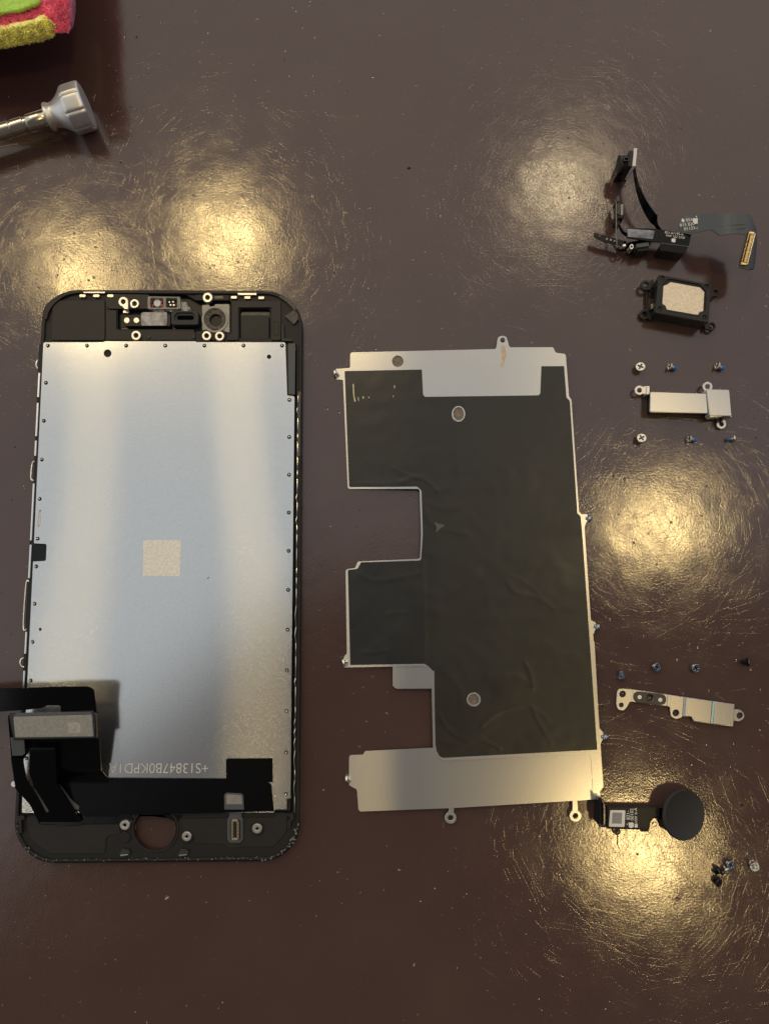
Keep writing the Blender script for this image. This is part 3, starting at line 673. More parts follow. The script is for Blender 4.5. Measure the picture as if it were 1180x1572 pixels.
# embossed lines of the plate
def emb(pts, w=2.6, h=.014):
    c = [tuple(p) for p in curve_pts([Vector(p) for p in pts], 1)]
    return sheet('embossed_rib', stroke_poly(c, w), lambda x, y: zpl(x, y)+h, h+.004, M_STEEL, sh, step=8, smooth=30)
emb([(664.8, 1030), (665.2, 1080), (666.6, 1143), (669, 1156), (674, 1163), (681, 1167), (780, 1162), (860, 1157.5), (900, 1157), (906, 1160), (908.5, 1168), (910, 1195), (911.5, 1222)], 3)
emb([(606, 1022.5), (650, 1021.6), (657, 1024), (660.4, 1030), (661, 1054)], 2.6)
shape('brown_stain', rp([(768, 528), (774, 530), (777, 545), (774, 556), (770.5, 566), (768.5, 560), (770, 545)], 2), zs+.0004, zs+.0016, M_BROWN, sh, bevel=0)
# eyelets
def eyelet(x, y, ox, oy, R_=9, r=4.4):
    d = Vector((x-ox, y-oy)); a0 = math.atan2(-d.y, -d.x); w = 3.6
    n_ = Vector((-d.y, d.x)).normalized()*w
    arc = [(x+R_*math.cos(a0+q), y+R_*math.sin(a0+q)) for q in [.5+i*(2*math.pi-1.0)/18 for i in range(19)]]
    s1 = Vector((ox, oy))
    pa, pb = s1+n_, s1-n_
    first = Vector(arc[0])
    if (first-pa).length < (first-pb).length: out = arc+[tuple(pb), tuple(pa)]
    else: out = arc+[tuple(pa), tuple(pb)]
    return shape('eyelet', out, zpl(x, y)-.05, zpl(x, y)-.022, M_STEEL, sh, [circ(x, y, r, 16)], .005)
eyelet(691.4, 1255.6, 693, 1240); eyelet(882.8, 1252.6, 882, 1228)
# little studs riveted on the edges
def stud(x, y, dx, dy, m=M_SCREWB):
    p = V(x, y, zpl(x, y)); q = V(x+dx, y+dy, zpl(x, y)); p.z = max(p.z, .088); q.z = p.z; d = (q-p).normalized()
    v_, f_ = lathe_geo([(.02, -.06), (.045, -.05), (.045, -.03), (.035, -.028), (.075, .0), (.085, .02), (.085, .05), (.06, .065), (.02, .06)], 12)
    finish('stud', v_, f_, m, sh, 35, matrix=axis_matrix(p, d))
for a in ((516, 574.5, -6, 0), (529.5, 1016, -6, 1), (534, 1195, -6, 0)): stud(*a, M_STEELE)
for a in ((902, 796, 6, 1), (914.6, 962, 6, 1), (926, 1131.5, 6, 1)): stud(*a)

# ------------------------------------------------------------------ screws
def screw_thing(name, label, px, py, z, direction, m_head, coat=True, length=.2, R_=.105, group=None):
    """direction: where the shank points"""
    root = thing(name, label, 'screw', px, py, z, group)
    q = Vector(direction).normalized().to_track_quat('-Z', 'X')
    root.rotation_mode = 'QUATERNION'; root.rotation_quaternion = q
    key = (m_head.name, coat, length, R_)
    if key not in screw_thing.cache:
        cw, cl = R_*.14, R_*.62
        cross = [(cw, cw), (cl, cw), (cl, -cw), (cw, -cw), (cw, -cl), (-cw, -cl), (-cw, -cw), (-cl, -cw), (-cl, cw), (-cw, cw), (-cw, cl), (cw, cl)]
        v1, f1 = prism_geo([circ(0, 0, R_, 24), cross], -.028, 0, .008)
        v2, f2 = lathe_geo([(R_*.97, -.027), (R_*.97, -.034), (R_*.45, -.05), (R_*.45, -.052)], 24)
        b = len(v1); head = mesh_only('head', v1+v2, f1+[tuple(i+b for i in f) for f in f2], m_head)
        pr = [(R_*.45, -.05)]; z_ = -.055; r0 = R_*.45
        while z_ > -.05-length:
            pr += [(r0*.82, z_), (r0*1.08, z_-.009)]; z_ -= .018
        pr += [(r0*.6, z_-.004), (.002, z_-.006)]
        v3, f3 = lathe_geo(pr, 14); shank = mesh_only('shank', v3, f3, m_head)
        pr = []
        z_ = -.05-length*.45
        while z_ > -.045-length:
            pr += [(r0*1.02, z_), (r0*1.22, z_-.009)]; z_ -= .018
        pr = [(r0*.9, -.05-length*.45+.002)]+pr+[(r0*.9, z_), (r0*.4, z_-.006)]
        v4, f4 = lathe_geo(pr, 14); ct = mesh_only('thread_coating', v4, f4, M_BLUE)
        v5, f5 = prism_geo([[(x*1.02, y*1.02) for x, y in cross]], -.026, -.016); rc = mesh_only('recess_shade', v5, f5, M_SCREWD)  # dark cross in the drive slot, its shade put into the colour
        screw_thing.cache[key] = (head, shank, ct, rc)
    hd, shk, ct, rc = screw_thing.cache[key]
    for nm, me in (('head', hd), ('shank', shk), ('recess_shade', rc)) + ((('thread_coating', ct),) if coat else ()):
        o = bpy.data.objects.new(nm, me); COL.objects.link(o); o.parent = root
    return root
screw_thing.cache = {}
G1 = 'small screws around the folded silver cover'
def lab(s): return s
screw_thing('screw', 'silver screw head up, first of the row above the folded silver cover', 982.5, 562.5, .19, (.18, -.1, -1), M_NICKEL, False, .13, .115, G1)
screw_thing('screw', 'blue tipped screw lying in the middle of the row above the folded silver cover', 1026, 562, .13, (1, -.22, -.25), M_NICKEL, True, .16, .105, G1)
screw_thing('screw', 'blue tipped screw lying at the right end of the row above the folded silver cover', 1099, 561, .13, (1, -.35, -.25), M_NICKEL, True, .16, .105, G1)
screw_thing('screw', 'silver screw head up, directly below the left end of the folded silver cover', 984.5, 672, .19, (.1, -.2, -1), M_NICKEL, False, .13, .115, G1)
screw_thing('screw', 'blue tipped screw pointing right in the row below the folded silver cover', 1056, 673.5, .12, (1, -.08, -.2), M_NICKEL, True, .16, .10, G1)
screw_thing('screw', 'screw with its blue tip pointing left, below the right end of the folded silver cover', 1127, 673, .11, (-1, -.12, -.15), M_NICKEL, True, .13, .085, G1)
G2 = 'small dark screws above the stepped steel strip'
screw_thing('screw', 'dark screw standing on its head near the left end of the stepped steel strip', 953.5, 1040, .10, (-.1, .8, .25), M_SCREWB, False, .10, .105, G2)
screw_thing('screw', 'blue grey flat screw head, second from left above the stepped steel strip', 1009, 1024.5, .13, (-.35, .1, -1), M_SCREWB, False, .09, .105, G2)
screw_thing('screw', 'blue grey flat screw head, above the middle of the stepped steel strip', 1068.5, 1026.5, .13, (-.15, .3, -1), M_SCREWB, False, .09, .108, G2)
screw_thing('screw', 'dark screw on its side, above the right end of the stepped steel strip', 1147.5, 1016.5, .11, (-1, 0, -.05), M_SCREWD, False, .11, .10, G2)
G3 = 'loose screws in the lower right corner'
screw_thing('screw', 'black oval tilted screw at the left of the loose pile', 1105, 1336, .12, (-.75, -.6, -.35), M_SCREWD, False, .08, .10, G3)
screw_thing('screw', 'grey flat screw head at the top of the loose pile', 1121.8, 1329, .13, (-.2, .1, -1), M_SCREWB, False, .08, .098, G3)
screw_thing('screw', 'brassy tilted screw between the black oval and grey flat heads', 1115.5, 1337.5, .10, (-.35, .7, -.6), M_NICKEL, False, .07, .088, G3)
screw_thing('screw', 'black screw head at the bottom of the loose pile', 1104, 1355.5, .12, (-.45, .25, -.8), M_SCREWD, False, .08, .10, G3)
screw_thing('screw', 'silver screw lying against a pale blue screw head at the far right', 1153, 1323, .16, (.5, -.8, -.1), M_NICKEL, False, .10, .085, G3)
screw_thing('screw', 'pale blue screw head under a silver shank at the far right', 1158, 1331, .11, (.1, .1, -1), mat('pale_blue_zinc', (.62, .72, .78), .35, 1), False, .06, .105, G3)

# ------------------------------------------------------------------ folded silver cover (upper bracket)
b1 = thing('bracket', 'folded silver metal cover with a raised square end and three screw ears', 'metal bracket', 1060, 620)
shape('foam_block', rp([(999, 602.5), (1084, 605), (1086, 633.5), (998, 631.5)], 1), 0, .30, M_FRAME, b1, bevel=.004)
shape('cover_plate', rp([(998, 601.4), (1083.5, 604), (1086, 634.6), (997, 632.3)], 1.4), .30, .34, M_STEEL, b1, bevel=.012)
shape('raised_end', rp([(1083.7, 597.2), (1119, 598), (1122.6, 638.8), (1088.5, 637.5)], 1.5), .12, .375, M_STEEL, b1, bevel=.014)
shape('end_flange', rp([(1088.5, 635), (1122.4, 636.5), (1122.6, 640), (1089, 640.8)], .8), .12, .30, M_STEEL, b1)
def ear(parent, x, y, R_, r, joint, z=.06, th=.03, m=M_STEEL, name='screw_ear'):
    """ring with a neck toward a straight edge given by two photo points"""
    a, b = Vector(joint[0]), Vector(joint[1]); c = Vector((x, y)); mid = (a+b)/2; ang = math.atan2(mid.y-y, mid.x-x)
    arc = [(x+R_*math.cos(ang+q), y+R_*math.sin(ang+q)) for q in [.9+i*(2*math.pi-1.8)/16 for i in range(17)]]
    f = Vector(arc[0]); out = arc+([joint[1], joint[0]] if (f-a).length < (f-b).length else [joint[0], joint[1]])
    return shape(name, out, z-th, z, m, parent, [circ(x, y, r, 18)], .006)
ear(b1, 981, 599, 7.2, 3.7, ((996, 592), (996, 605.5)), .20)
ear(b1, 1085.5, 593.4, 7.6, 3.8, ((1081, 602), (1094, 601)), .20)
ear(b1, 1106.8, 651, 7.2, 3.6, ((1101, 640), (1113, 640)), .10)
shape('ear_riser', rect(992, 592.5, 996.5, 605.5, .5), .02, .24, M_STEEL, b1)
shape('black_slit', rp([(1106, 645), (1113, 636.5), (1117, 637), (1109, 646)], .5), .10, .304, M_GLOSSB, b1)

# ------------------------------------------------------------------ stepped steel strip (lower bracket)
b2 = thing('bracket', 'long stepped steel strip bracket with a dark oval pad and four screw holes', 'metal bracket', 1040, 1085)
B2 = [(946.5, 1064, 8), (949, 1057, 6), (970.7, 1058.6, 0), (1050, 1070.2, 0), (1127.3, 1081.3, 1), (1126.6, 1089.4, 1), (1136, 1089.3, 8), (1144.6, 1099, 9), (1135, 1108.3, 8), (1126, 1106.4, 1), (1125, 1115.5, 1.5), (1064, 1107.9, 3), (1060.5, 1100.7, 1), (1047, 1099.4, 1), (1045, 1102, 4), (1037, 1104.4, 7), (1029.2, 1100, 6), (1028, 1086, 3), (1022, 1084, 1), (966, 1077, 4), (963, 1084, 6), (957, 1091.5, 6), (947.5, 1090, 8), (945.5, 1080, 6)]
shape('strip_plate', rp(B2, 1, 5), .05, .09, M_STEEL, b2, [circ(955.3, 1065.6, 5, 18), circ(953.3, 1082.4, 3.6, 16), circ(1037, 1094.6, 5.2, 18), circ(1135.2, 1098.7, 5, 18), circ(997, 1071.6, 6, 18)], .008)
shape('strip_backing', rp([(972, 1060), (1124, 1084), (1122, 1112), (1066, 1105), (1061, 1097), (1030, 1084), (972, 1075)], 1), 0, .05, M_STEEL, b2, [circ(997, 1071.6, 6.4, 18)], 0)
shape('oval_pad', rp([(972, 1060.5, 8.5), (1022.5, 1066, 8.5), (1021.5, 1083, 8.5), (971.5, 1078, 8.5)], 8.5, 8), .09, .105, M_DARKPAD, b2, [circ(997, 1071.6, 6, 18)], .004)
for x, y in ((981.3, 1070.2), (1013, 1074.4)): shape('white_dot', circ(x, y, 3.2, 14), .105, .112, M_WHITE, b2, bevel=.002)
def band(x0, x1, yt, yb, slant, m, h):
    shape('fold_band', rp([(x0, yt), (x1, yt+.3), (x1-slant, yb), (x0-slant, yb-.3)], .4), .09, .09+h, m, b2, bevel=.006)
band(969.6, 971.8, 1058.8, 1077, .6, M_STEEL, .012); band(1024.5, 1029, 1067.4, 1084.5, 1, M_STEEL, .03)
band(1049, 1052.4, 1070.6, 1099, 2, M_SCREWB, .02); band(1092.8, 1096.8, 1076.8, 1110.8, 3, mat('blued_fold', (.35, .52, .66), .3, 1), .02)
shape('upper_step', rp([(1053, 1071), (1092.6, 1076.4), (1090, 1110.4), (1064.5, 1107.4, 3), (1061, 1100.6, 1), (1050.6, 1099.2)], .8), .09, .13, M_STEEL, b2, bevel=.012)
shape('upper_step', rp([(1097.2, 1077), (1127.2, 1081.3), (1125, 1115.3), (1094.6, 1111.2)], 1), .09, .13, M_STEEL, b2, bevel=.012)

# ------------------------------------------------------------------ earpiece speaker
sp = thing('earpiece_speaker', 'black earpiece speaker box with a pale gold face and four screw ears', 'speaker', 1048, 465)
TOPZ = .50
shape('speaker_box', rp([(1011, 422.5), (1089.5, 437.5), (1086.5, 494.5), (1006, 479.5)], 2), 0.02, .47, M_FRAME, sp, bevel=.01)
shape('speaker_frame', rp([(1010.3, 421), (1090.4, 436.4), (1087.4, 495.7), (1005, 480.2)], 2.5), .40, TOPZ, M_FRAME2, sp,
      [rp([(1020.5, 433, 2), (1024, 428.6, 3), (1032, 429, 2), (1074, 437, 2), (1083.3, 447.5, 2), (1082.5, 477, 2), (1074, 479, 2), (1071.5, 486.6, 2), (1024.5, 478, 2), (1021.5, 470, 3), (1013.5, 466, 2), (1016.6, 437, 2)], 2)]+[circ(x, y, 3.5, 14) for x, y in ((1016.3, 427.4), (1084.4, 440), (1012.2, 474.3), (1081, 487.4))], .012)
shape('speaker_face', rp([(1017.5, 438.5), (1024, 436), (1028.5, 432.6), (1074, 441), (1078.6, 446), (1080.8, 448), (1079, 478, 2), (1073, 479.5), (1071.4, 484), (1021.5, 475.4), (1020.5, 469), (1015.8, 467)], 2), .42, .485, M_PALEGOLD, sp, bevel=.01)
ear(sp, 990.8, 437.6, 7.8, 4.2, ((1003, 428), (1001, 448)), .22, .08, M_FRAME2)
ear(sp, 989, 482.3, 7.8, 4.4, ((1000, 473), (999, 492)), .12, .08, M_FRAME2)
ear(sp, 1097.3, 448.8, 6.2, 3.6, ((1087, 445), (1087, 459)), .2, .08, M_FRAME2)
ear(sp, 1091.8, 500.6, 6.6, 4, ((1079, 494), (1082, 505)), .16, .08, M_FRAME2)
tube('speaker_wire', [(1003, 440, .3), (994, 448, .12), (992, 462, .1), (995, 474, .12), (1000, 476, .2)], .03, M_FRAME, sp)
shape('side_contact', rp([(999, 467), (1002, 465), (1003, 472), (1000, 474)], .5), .05, .2, M_GOLD, sp)

# ------------------------------------------------------------------ front camera and sensor cable
fc = thing('camera_cable', 'front camera with black sensor cables and a wide grey ribbon ending in a gold connector', 'ribbon cable', 1010, 366)
shape('camera_housing', rp([(965.5, 231), (972.2, 231.5), (970, 255.5), (963.5, 255)], .6), .25, .86, M_FRAME2, fc, bevel=.012)
shape('camera_backplate', rp([(973, 227), (977.6, 227.4), (975.2, 254.9), (970.3, 254.7)], .4), .30, .90, M_LABEL, fc, bevel=.006)
shape('camera_foot', rp([(949, 246), (970, 245), (969.6, 263), (948.5, 264)], 1), 0, .45, M_GLOSSB, fc, bevel=.02)
p0, p1 = V(965.5, 252, .60), V(948.5, 252, .60)
v_, f_ = lathe_geo([(.20, 0), (.20, .16), (.17, .165), (.17, .20), (.205, .21), (.205, (p1-p0).length), (.17, (p1-p0).length+.01), (.02, (p1-p0).length)], 28)
finish('lens_barrel', v_, f_, M_RUBBER, fc, 35, matrix=axis_matrix(p0, p1-p0))
shape('housing_tab', rect(956.8, 240.4, 964.6, 247, .8), .5, .86, M_GLOSSB, fc, [rect(958.5, 242, 963.4, 245.6, .5)])
loft('camera_ribbon', [(970.5, 256, .5), (973, 275, .5), (977, 296, .46), (985, 319, .4), (996, 339, .34), (1004, 346.5, .3)], [(974, 256, .8), (977, 274, .75), (982, 288, .7), (991, 307, .66), (1004, 326, .6), (1008, 330, .56)], .02, M_FLEX, fc)
loft('camera_ribbon', [(1004, 346.5, .3), (1008, 352, .3), (1014, 356, .32)], [(1008, 330, .56), (1009, 344, .42), (1018, 355, .33)], .02, M_FLEX, fc)
# thin standing flex on the left
loft('sensor_flex', [(945.5, 303, .5), (945, 330, .52), (945, 360, .45), (946.5, 383, .3)], [(946.7, 303, .45), (946.2, 330, .46), (946.2, 360, .4), (948, 385, .24)], .012, M_MILKY, fc)
sh1 = shape('sensor_cap', circ(948.3, 305, 2.5, 14, 5), .2, .55, M_GLOSSB, fc)
shape('sensor_chip', rp([(946.5, 311), (951, 310), (951, 329), (946.5, 329)], .5), .2, .5, M_DARKPAD, fc)
shape('sensor_chip', rp([(952, 313.5), (956.3, 313), (955.8, 330), (952, 330)], .5), .2, .48, M_MILKY, fc)
shape('sensor_foot', rp([(946.5, 328.5), (958, 328), (957.5, 334.5), (947, 335)], .8), 0, .46, M_FRAME, fc)
loft('sensor_flex', [(946.5, 334, .3), (948, 346, .3), (954, 358, .3), (964, 365, .3)], [(948.5, 334, .42), (951, 345, .42), (958, 356, .42), (967, 360, .42)], .015, M_FLEX, fc)
# microphone arm
sheet('microphone_arm', rp([(911.5, 356.5), (923, 360, 1), (958, 370, 1), (962, 371), (958, 378), (925, 370.5), (911, 363.5)], 1), lambda x, y: .34, .03, M_FLEX, fc, step=5)
shape('arm_dot', circ(920, 362, 2.4, 14), .34, .352, M_DARKPAD, fc, bevel=.003)
for x, y in ((931, 366.5), (937, 368), (943, 369.5)): shape('arm_component', rect(x-1.4, y-1.4, x+1.4, y+1.4, .3), .34, .36, M_MILKY, fc, bevel=.003)
loft('sensor_flex', [(945.5, 382, .3), (950, 386, .25), (959, 385, .28), (966, 378, .34), (985, 372, .36), (999, 369, .38)], [(947, 380, .36), (951, 383, .34), (957, 381, .38), (963, 373, .42), (983, 368.5, .44), (998, 366.5, .44)], .012, M_FLEX, fc)
shape('solder_dot', circ(958.3, 376.3, 2.8, 14), .3, .47, M_STEELE, fc, bevel=.02)
shape('round_contact', circ(969, 378.5, 3.4, 16, 4.4), .2, .42, M_NICKEL, fc, [circ(969, 378.5, 1.4, 10)], .01)
shape('sensor_chip', rp([(976, 374.6), (995.4, 371.4), (996, 377.6), (977, 380)], .6), .2, .46, M_FLEXG, fc)
shape('chip_base', rp([(977, 377), (996.5, 374), (995.5, 384), (978, 386)], .8), .0, .40, M_FRAME, fc)
shape('chip_top', rp([(964, 371.5), (998, 365.5), (998.4, 376), (990, 380), (966, 384)], 1.5), .0, .30, M_FRAME, fc)
# black board with print
BT = .50
shape('flex_board', rp([(962, 349.6), (985, 350.2), (1005, 350.8), (1060.5, 359.8), (1057, 376), (1050.5, 390, 3), (1012.6, 384.6), (1013, 372), (1000, 371), (962, 365)], 1), .47, BT, M_FLEX, fc)
shape('board_support', rp([(1014, 374), (1054, 379), (1051, 388.6, 2), (1013.5, 383)], 1), .02, .465, M_FRAME, fc)
shape('mottled_patch', rp([(961.5, 350.8), (1004.5, 354), (1001.5, 367), (963.5, 363.5)], 1), BT, BT+.012, M_MICA, fc, bevel=.004)
shape('fold_line', rp([(1013, 372.5), (1057, 378), (1056.6, 379), (1013, 373.5)], 0), BT, BT+.006, M_FLEXG, fc, bevel=0)
text('board_print', '821-01195-A', 1034, 358.5, BT+.001, 5.4, math.radians(-8), M_WHITE, fc)
text('board_print', 'HW 132 2330', 1036, 363.4, BT+.001, 5.0, math.radians(-8), M_WHITE, fc)
apple(1033.2, 368.6, BT+.001, 7.2, math.radians(-8), M_WHITE, fc)
# wide grey ribbon
def zrib(x, y):
    t = min(1, max(0, (x-1040)/90)); s = t*t*(3-2*t); z = .50+.62*s
    if y > 365 and x > 1125: z -= .0045*(y-365)
    if x > 1148: z -= .0016*(x-1148)**2
    return z
RB = rp([(1036, 357.5), (1046, 336, 3), (1051, 331, 3), (1092, 327.6, 2), (1097, 324.5, 2), (1101, 329.4, 2), (1138, 324.6, 10), (1152, 329, 14), (1160, 352, 14), (1161, 372, 4), (1159, 398, 3), (1156.5, 413.5, 2), (1149, 414.4, 1), (1133.5, 410.8, 1.5), (1134.6, 398, 2), (1144, 360, 2), (1128, 358.4, 8), (1103, 361, 4), (1097, 357, 3), (1090, 352.6, 3), (1064, 357.4, 2)], 2)
sheet('grey_ribbon', RB, zrib, .022, M_FLEXG, fc, step=4)
loft('ribbon_crease', [(1105, 347, zrib(1105, 347)+.006), (1125, 343.4, zrib(1125, 343)+.008), (1144, 343, zrib(1144, 343)+.006)], [(1105, 348.4, zrib(1105, 347)+.004), (1125, 345.4, zrib(1125, 343)+.006), (1144, 344.6, zrib(1144, 343)+.004)], .006, M_FLEXG, fc)
loft('ribbon_crease', [(1112, 352.6, zrib(1112, 352)+.006), (1130, 350, zrib(1130, 350)+.008), (1144, 349.6, zrib(1144, 349)+.006)], [(1112, 354, zrib(1112, 352)+.004), (1130, 351.6, zrib(1130, 350)+.006), (1144, 351, zrib(1144, 349)+.004)], .006, M_FLEXG, fc)
zr = zrib(1068, 345)+.014
text('ribbon_print', '♦0541', 1054.5, 338, zr, 7.0, math.radians(7), M_WHITE, fc)
text('ribbon_print', '815 820-', 1055, 344.6, zr, 7.0, math.radians(7), M_WHITE, fc)
text('ribbon_print', '01133-A', 1061, 350.4, zr, 7.0, math.radians(7), M_WHITE, fc)
apple(1067.8, 338.6, zr+.004, 11, math.radians(5), M_WHITE, fc)
# gold board connector on the ribbon end
def P2(u, v_):   # u across 0..1, v along 0..1
    a = Vector((1149, 355.3)); b = Vector((1157.6, 356.4)); c = Vector((1136, 405.8)); d = Vector((1144.8, 406.6))
    return tuple(a.lerp(b, u).lerp(c.lerp(d, u), v_))
def zc(v_): return 1.18-.21*v_
def cpart(name, u0, u1, v0, v1, h0, h1, m, parent):
    A = [V(*P2(u, v_), zc(v_)+h1) for u, v_ in ((u0, v0), (u1, v0), (u1, v1), (u0, v1))]
    B = [p-Vector((0, 0, h1-h0)) for p in A]
    return A+B, [(0, 1, 2, 3), (7, 6, 5, 4), (0, 4, 5, 1), (1, 5, 6, 2), (2, 6, 7, 3), (3, 7, 4, 0)]
conn = finish('ribbon_connector', *cpart('', -.05, 1.05, 0, 1, -.08, .0, None, None), M_FRAME, fc, 0)
vv, ff = [], []
def addp(a):
    b = len(vv); vv.extend(a[0]); ff.extend([tuple(i+b for i in f) for f in a[1]])
for i in range(22):
    v0 = .085+i*.038
    addp(cpart('', .02, .20, v0, v0+.020, 0, .02, 0, 0)); addp(cpart('', .42, .60, v0, v0+.024, 0, .03, 0, 0)); addp(cpart('', .74, .98, v0, v0+.022, 0, .02, 0, 0))
pn = finish('pins', vv, ff, M_GOLD, conn, 0); pn['kind'] = 'stuff'
for a, b in ((0, .06), (.935, 1)): finish('end_contact', *cpart('', .02, .98, a, b, 0, .03, 0, 0), M_GOLD, conn, 0)
finish('connector_rail', *cpart('', .60, .72, .08, .92, 0, .035, 0, 0), M_GOLD, conn, 0)
finish('connector_edge', *cpart('', 1.06, 1.22, .05, .98, -.05, .01, 0, 0), M_STEELE, conn, 0)

# ------------------------------------------------------------------ home button with its cable
hb = thing('home_button', 'round black home button attached to a short black labelled cable', 'button', 1000, 1255)
hz = .22
shape('cable_board', rp([(931.4, 1238.6, 2), (1013, 1239.2, 1), (1013, 1254), (1004, 1255, 4), (998, 1262, 3), (996.5, 1271), (995, 1277.2, 1), (984, 1277, 1), (982, 1274, 1), (930.6, 1272.4, 2)], 1), .12, hz, M_FRAME, hb, bevel=.012)
shape('board_cover', rp([(933, 1240.6, 2), (1008, 1241, 1), (1007, 1254, 2), (998, 1257, 4), (993, 1272, 1), (932.5, 1270.6, 2)], 1), hz, hz+.012, M_FRAME2, hb, bevel=.006)
lb = shape('label', rp([(936, 1243.8), (959.4, 1244), (958, 1269.6), (934, 1269)], 1.5), hz+.012, hz+.018, M_LABEL, hb, bevel=.002)
shape('label_square', rp([(939.6, 1247.4), (954.4, 1247.6), (953.4, 1264.6), (938.4, 1264.2)], 0), hz+.018, hz+.0195, M_GREYP, lb, bevel=0)
tz = hz+.0125
text('board_print', '821-', 963.6, 1251.5, tz, 7.4, math.pi/2, M_WHITE, hb, .002, 1, 'CENTER')
text('board_print', '00102', 969.4, 1250.2, tz, 7.0, math.pi/2, M_WHITE, hb, .002, 1, 'CENTER')
text('board_print', '■HW 6-A', 975.6, 1255.5, tz, 6.6, math.pi/2, M_WHITE, hb, .002, 1, 'CENTER')
apple(967.6, 1266.4, tz, 9.2, math.pi/2, M_WHITE, hb)
ear(hb, 1003.7, 1265.3, 6.8, 4.1, ((999, 1256), (1009, 1256)), .16, .04, M_NICKEL)
ear(hb, 947, 1277, 5.2, 2.4, ((941, 1271), (953, 1271)), .10, .04, M_DARKPAD)
shape('plug', rp([(918.5, 1226, 1), (925, 1226.4, 1), (929.5, 1236, 1), (929.5, 1267, 1), (919, 1267.5, 1)], 1), .0, .42, M_GLOSSB, hb, bevel=.02)
loft('plug_cable', [(929, 1240, .22), (926, 1240, .40), (921, 1240, .44), (919, 1240, .3)], [(929, 1270, .22), (926, 1270, .40), (921, 1270, .44), (919, 1270, .3)], .02, M_FLEXG, hb)
loft('plug_flap', [(918, 1223, .46), (921, 1225, .5), (925, 1233, .46)], [(919, 1262, .46), (922, 1266, .5), (925.6, 1266, .46)], .015, M_FLEX, hb)
loft('neck', [(1011, 1241, .2), (1018, 1240, .2), (1030, 1240, .2)], [(1011, 1256, .2), (1018, 1258, .2), (1030, 1262, .2)], .04, M_FLEX, hb)
# tilted button
tilt = Matrix.Rotation(math.radians(19), 4, 'Y')
bc = V(1050.6, 1251.2, .34)
Rb = 35.6*.0157
v_, f_ = lathe_geo([(.02, -.14), (Rb*.80, -.14), (Rb*.84, -.10), (Rb*.97, -.095), (Rb, -.08), (Rb, -.02), (Rb*.985, -.004), (Rb*.95, .0), (Rb*.93, -.006), (.02, -.006)], 64)
finish('button_cap', v_, f_, M_RUBBER, hb, 35, matrix=Matrix.Translation(bc) @ tilt)
v_, f_ = lathe_geo([(.02, -.22), (Rb*.5, -.22), (Rb*.55, -.14), (.02, -.139)], 32)
finish('button_base', v_, f_, M_FRAME, hb, 35, matrix=Matrix.Translation(bc) @ tilt)

# ------------------------------------------------------------------ screwdriver
sd = thing('screwdriver', 'silver metal screwdriver handle with a flared notched cap, by the cloth', 'screwdriver', 100, 168)
ax0, ax1 = V(74, 180, .58), V(139, 160, .58); D = (ax1-ax0).normalized(); u = .0162
def rot_fl(a, z):
    if z < 30*u: return 1
    k = 8; ph = ((a*k/(2*math.pi)) % 1.0); d = min(ph, 1-ph)
    flat = 1-.055*max(0, math.cos((ph-.5)*math.pi))*min(1, (z/u-30)/6)
    notch = .07*math.exp(-(d/.07)**2)*min(1, (z/u-30)/5)
    return flat-notch+.01
prof = [(8, -1), (17, -1), (20.5, 0), (21, 2), (20.5, 5), (18.8, 7), (18.6, 10), (19.4, 14), (21.6, 19), (25, 24), (29, 29), (33, 32.5), (35.6, 35), (36.6, 38), (36.8, 46), (36.8, 56), (36.4, 61), (35, 63.2), (33, 64), (20, 64.3), (2, 64.4)]
v_, f_ = lathe_geo([(r*u, z*u) for r, z in prof], 96, rot_fl)
finish('cap', v_, f_, M_ALU, sd, 40, matrix=axis_matrix(ax0, D))
v_, f_ = lathe_geo([(r*u, z*u) for r, z in [(2, -330), (13, -330), (14, -325), (14, -150), (12.4, -148), (12.4, -60), (11.2, -59), (11.2, -56.5), (12.4, -56), (12.4, -38), (11, -37), (11, -33), (12.8, -32), (13.2, -31), (13.2, -2), (10, 2)]], 48)
finish('shaft', v_, f_, M_ALUS, sd, 40, matrix=axis_matrix(ax0, D))

# ------------------------------------------------------------------ microfibre cloth at the corner
cl = thing('cleaning_cloth', 'folded microfibre cloth, lime green with a pink hem and fluffy yellow pile', 'cloth', 40, 30, 0)
cl.location.z = 0
def zcl(x, y):   # height of the cloth: lifted at its corner, down to the table outside the picture
    return 2.1-.0042*max(0, 20-x)-.0030*max(0, 10-y)+.06*noise.noise(Vector((x*.03, y*.03, 0)))
def hemz(x, y):
    return zcl(x, y)+.05*noise.noise(Vector((x*.10, y*.10, 4)))
# pink body: a thick rounded roll along the two visible edges
def roll(name, path, r, m):
    pts = curve_pts([V(x, y, z) for x, y, z in path], 14)
    vs, fs = [], []; N = len(pts); S = 26
    for i, p in enumerate(pts):
        t = (pts[min(N-1, i+1)]-pts[max(0, i-1)]).normalized(); a_ = t.cross(Vector((0, 0, 1))).normalized(); b_ = t.cross(a_)
        for j in range(S):
            q = 2*math.pi*j/S; d = a_*math.cos(q)+b_*math.sin(q); pp = p+d*r
            rr = r*(1+.16*noise.noise(pp*3.0)+.09*noise.noise(pp*9.0)); vs.append(p+d*rr)
    for i in range(N-1):
        for j in range(S):
            a = i*S+j; b = i*S+(j+1) % S; fs.append((a, b, b+S, a+S))
    fs += [tuple(range(S)), tuple(range((N-1)*S, N*S))]
    return finish(name, vs, fs, m, cl, 180)
roll('pink_hem', [(-330, 48, 1.2), (-160, 36, 1.5), (-40, 19, 1.7), (20, 12, 1.78), (66, 10, 1.8), (86, 0, 1.8), (86, -60, 1.8), (84, -260, 1.0)], .30, M_PINK)
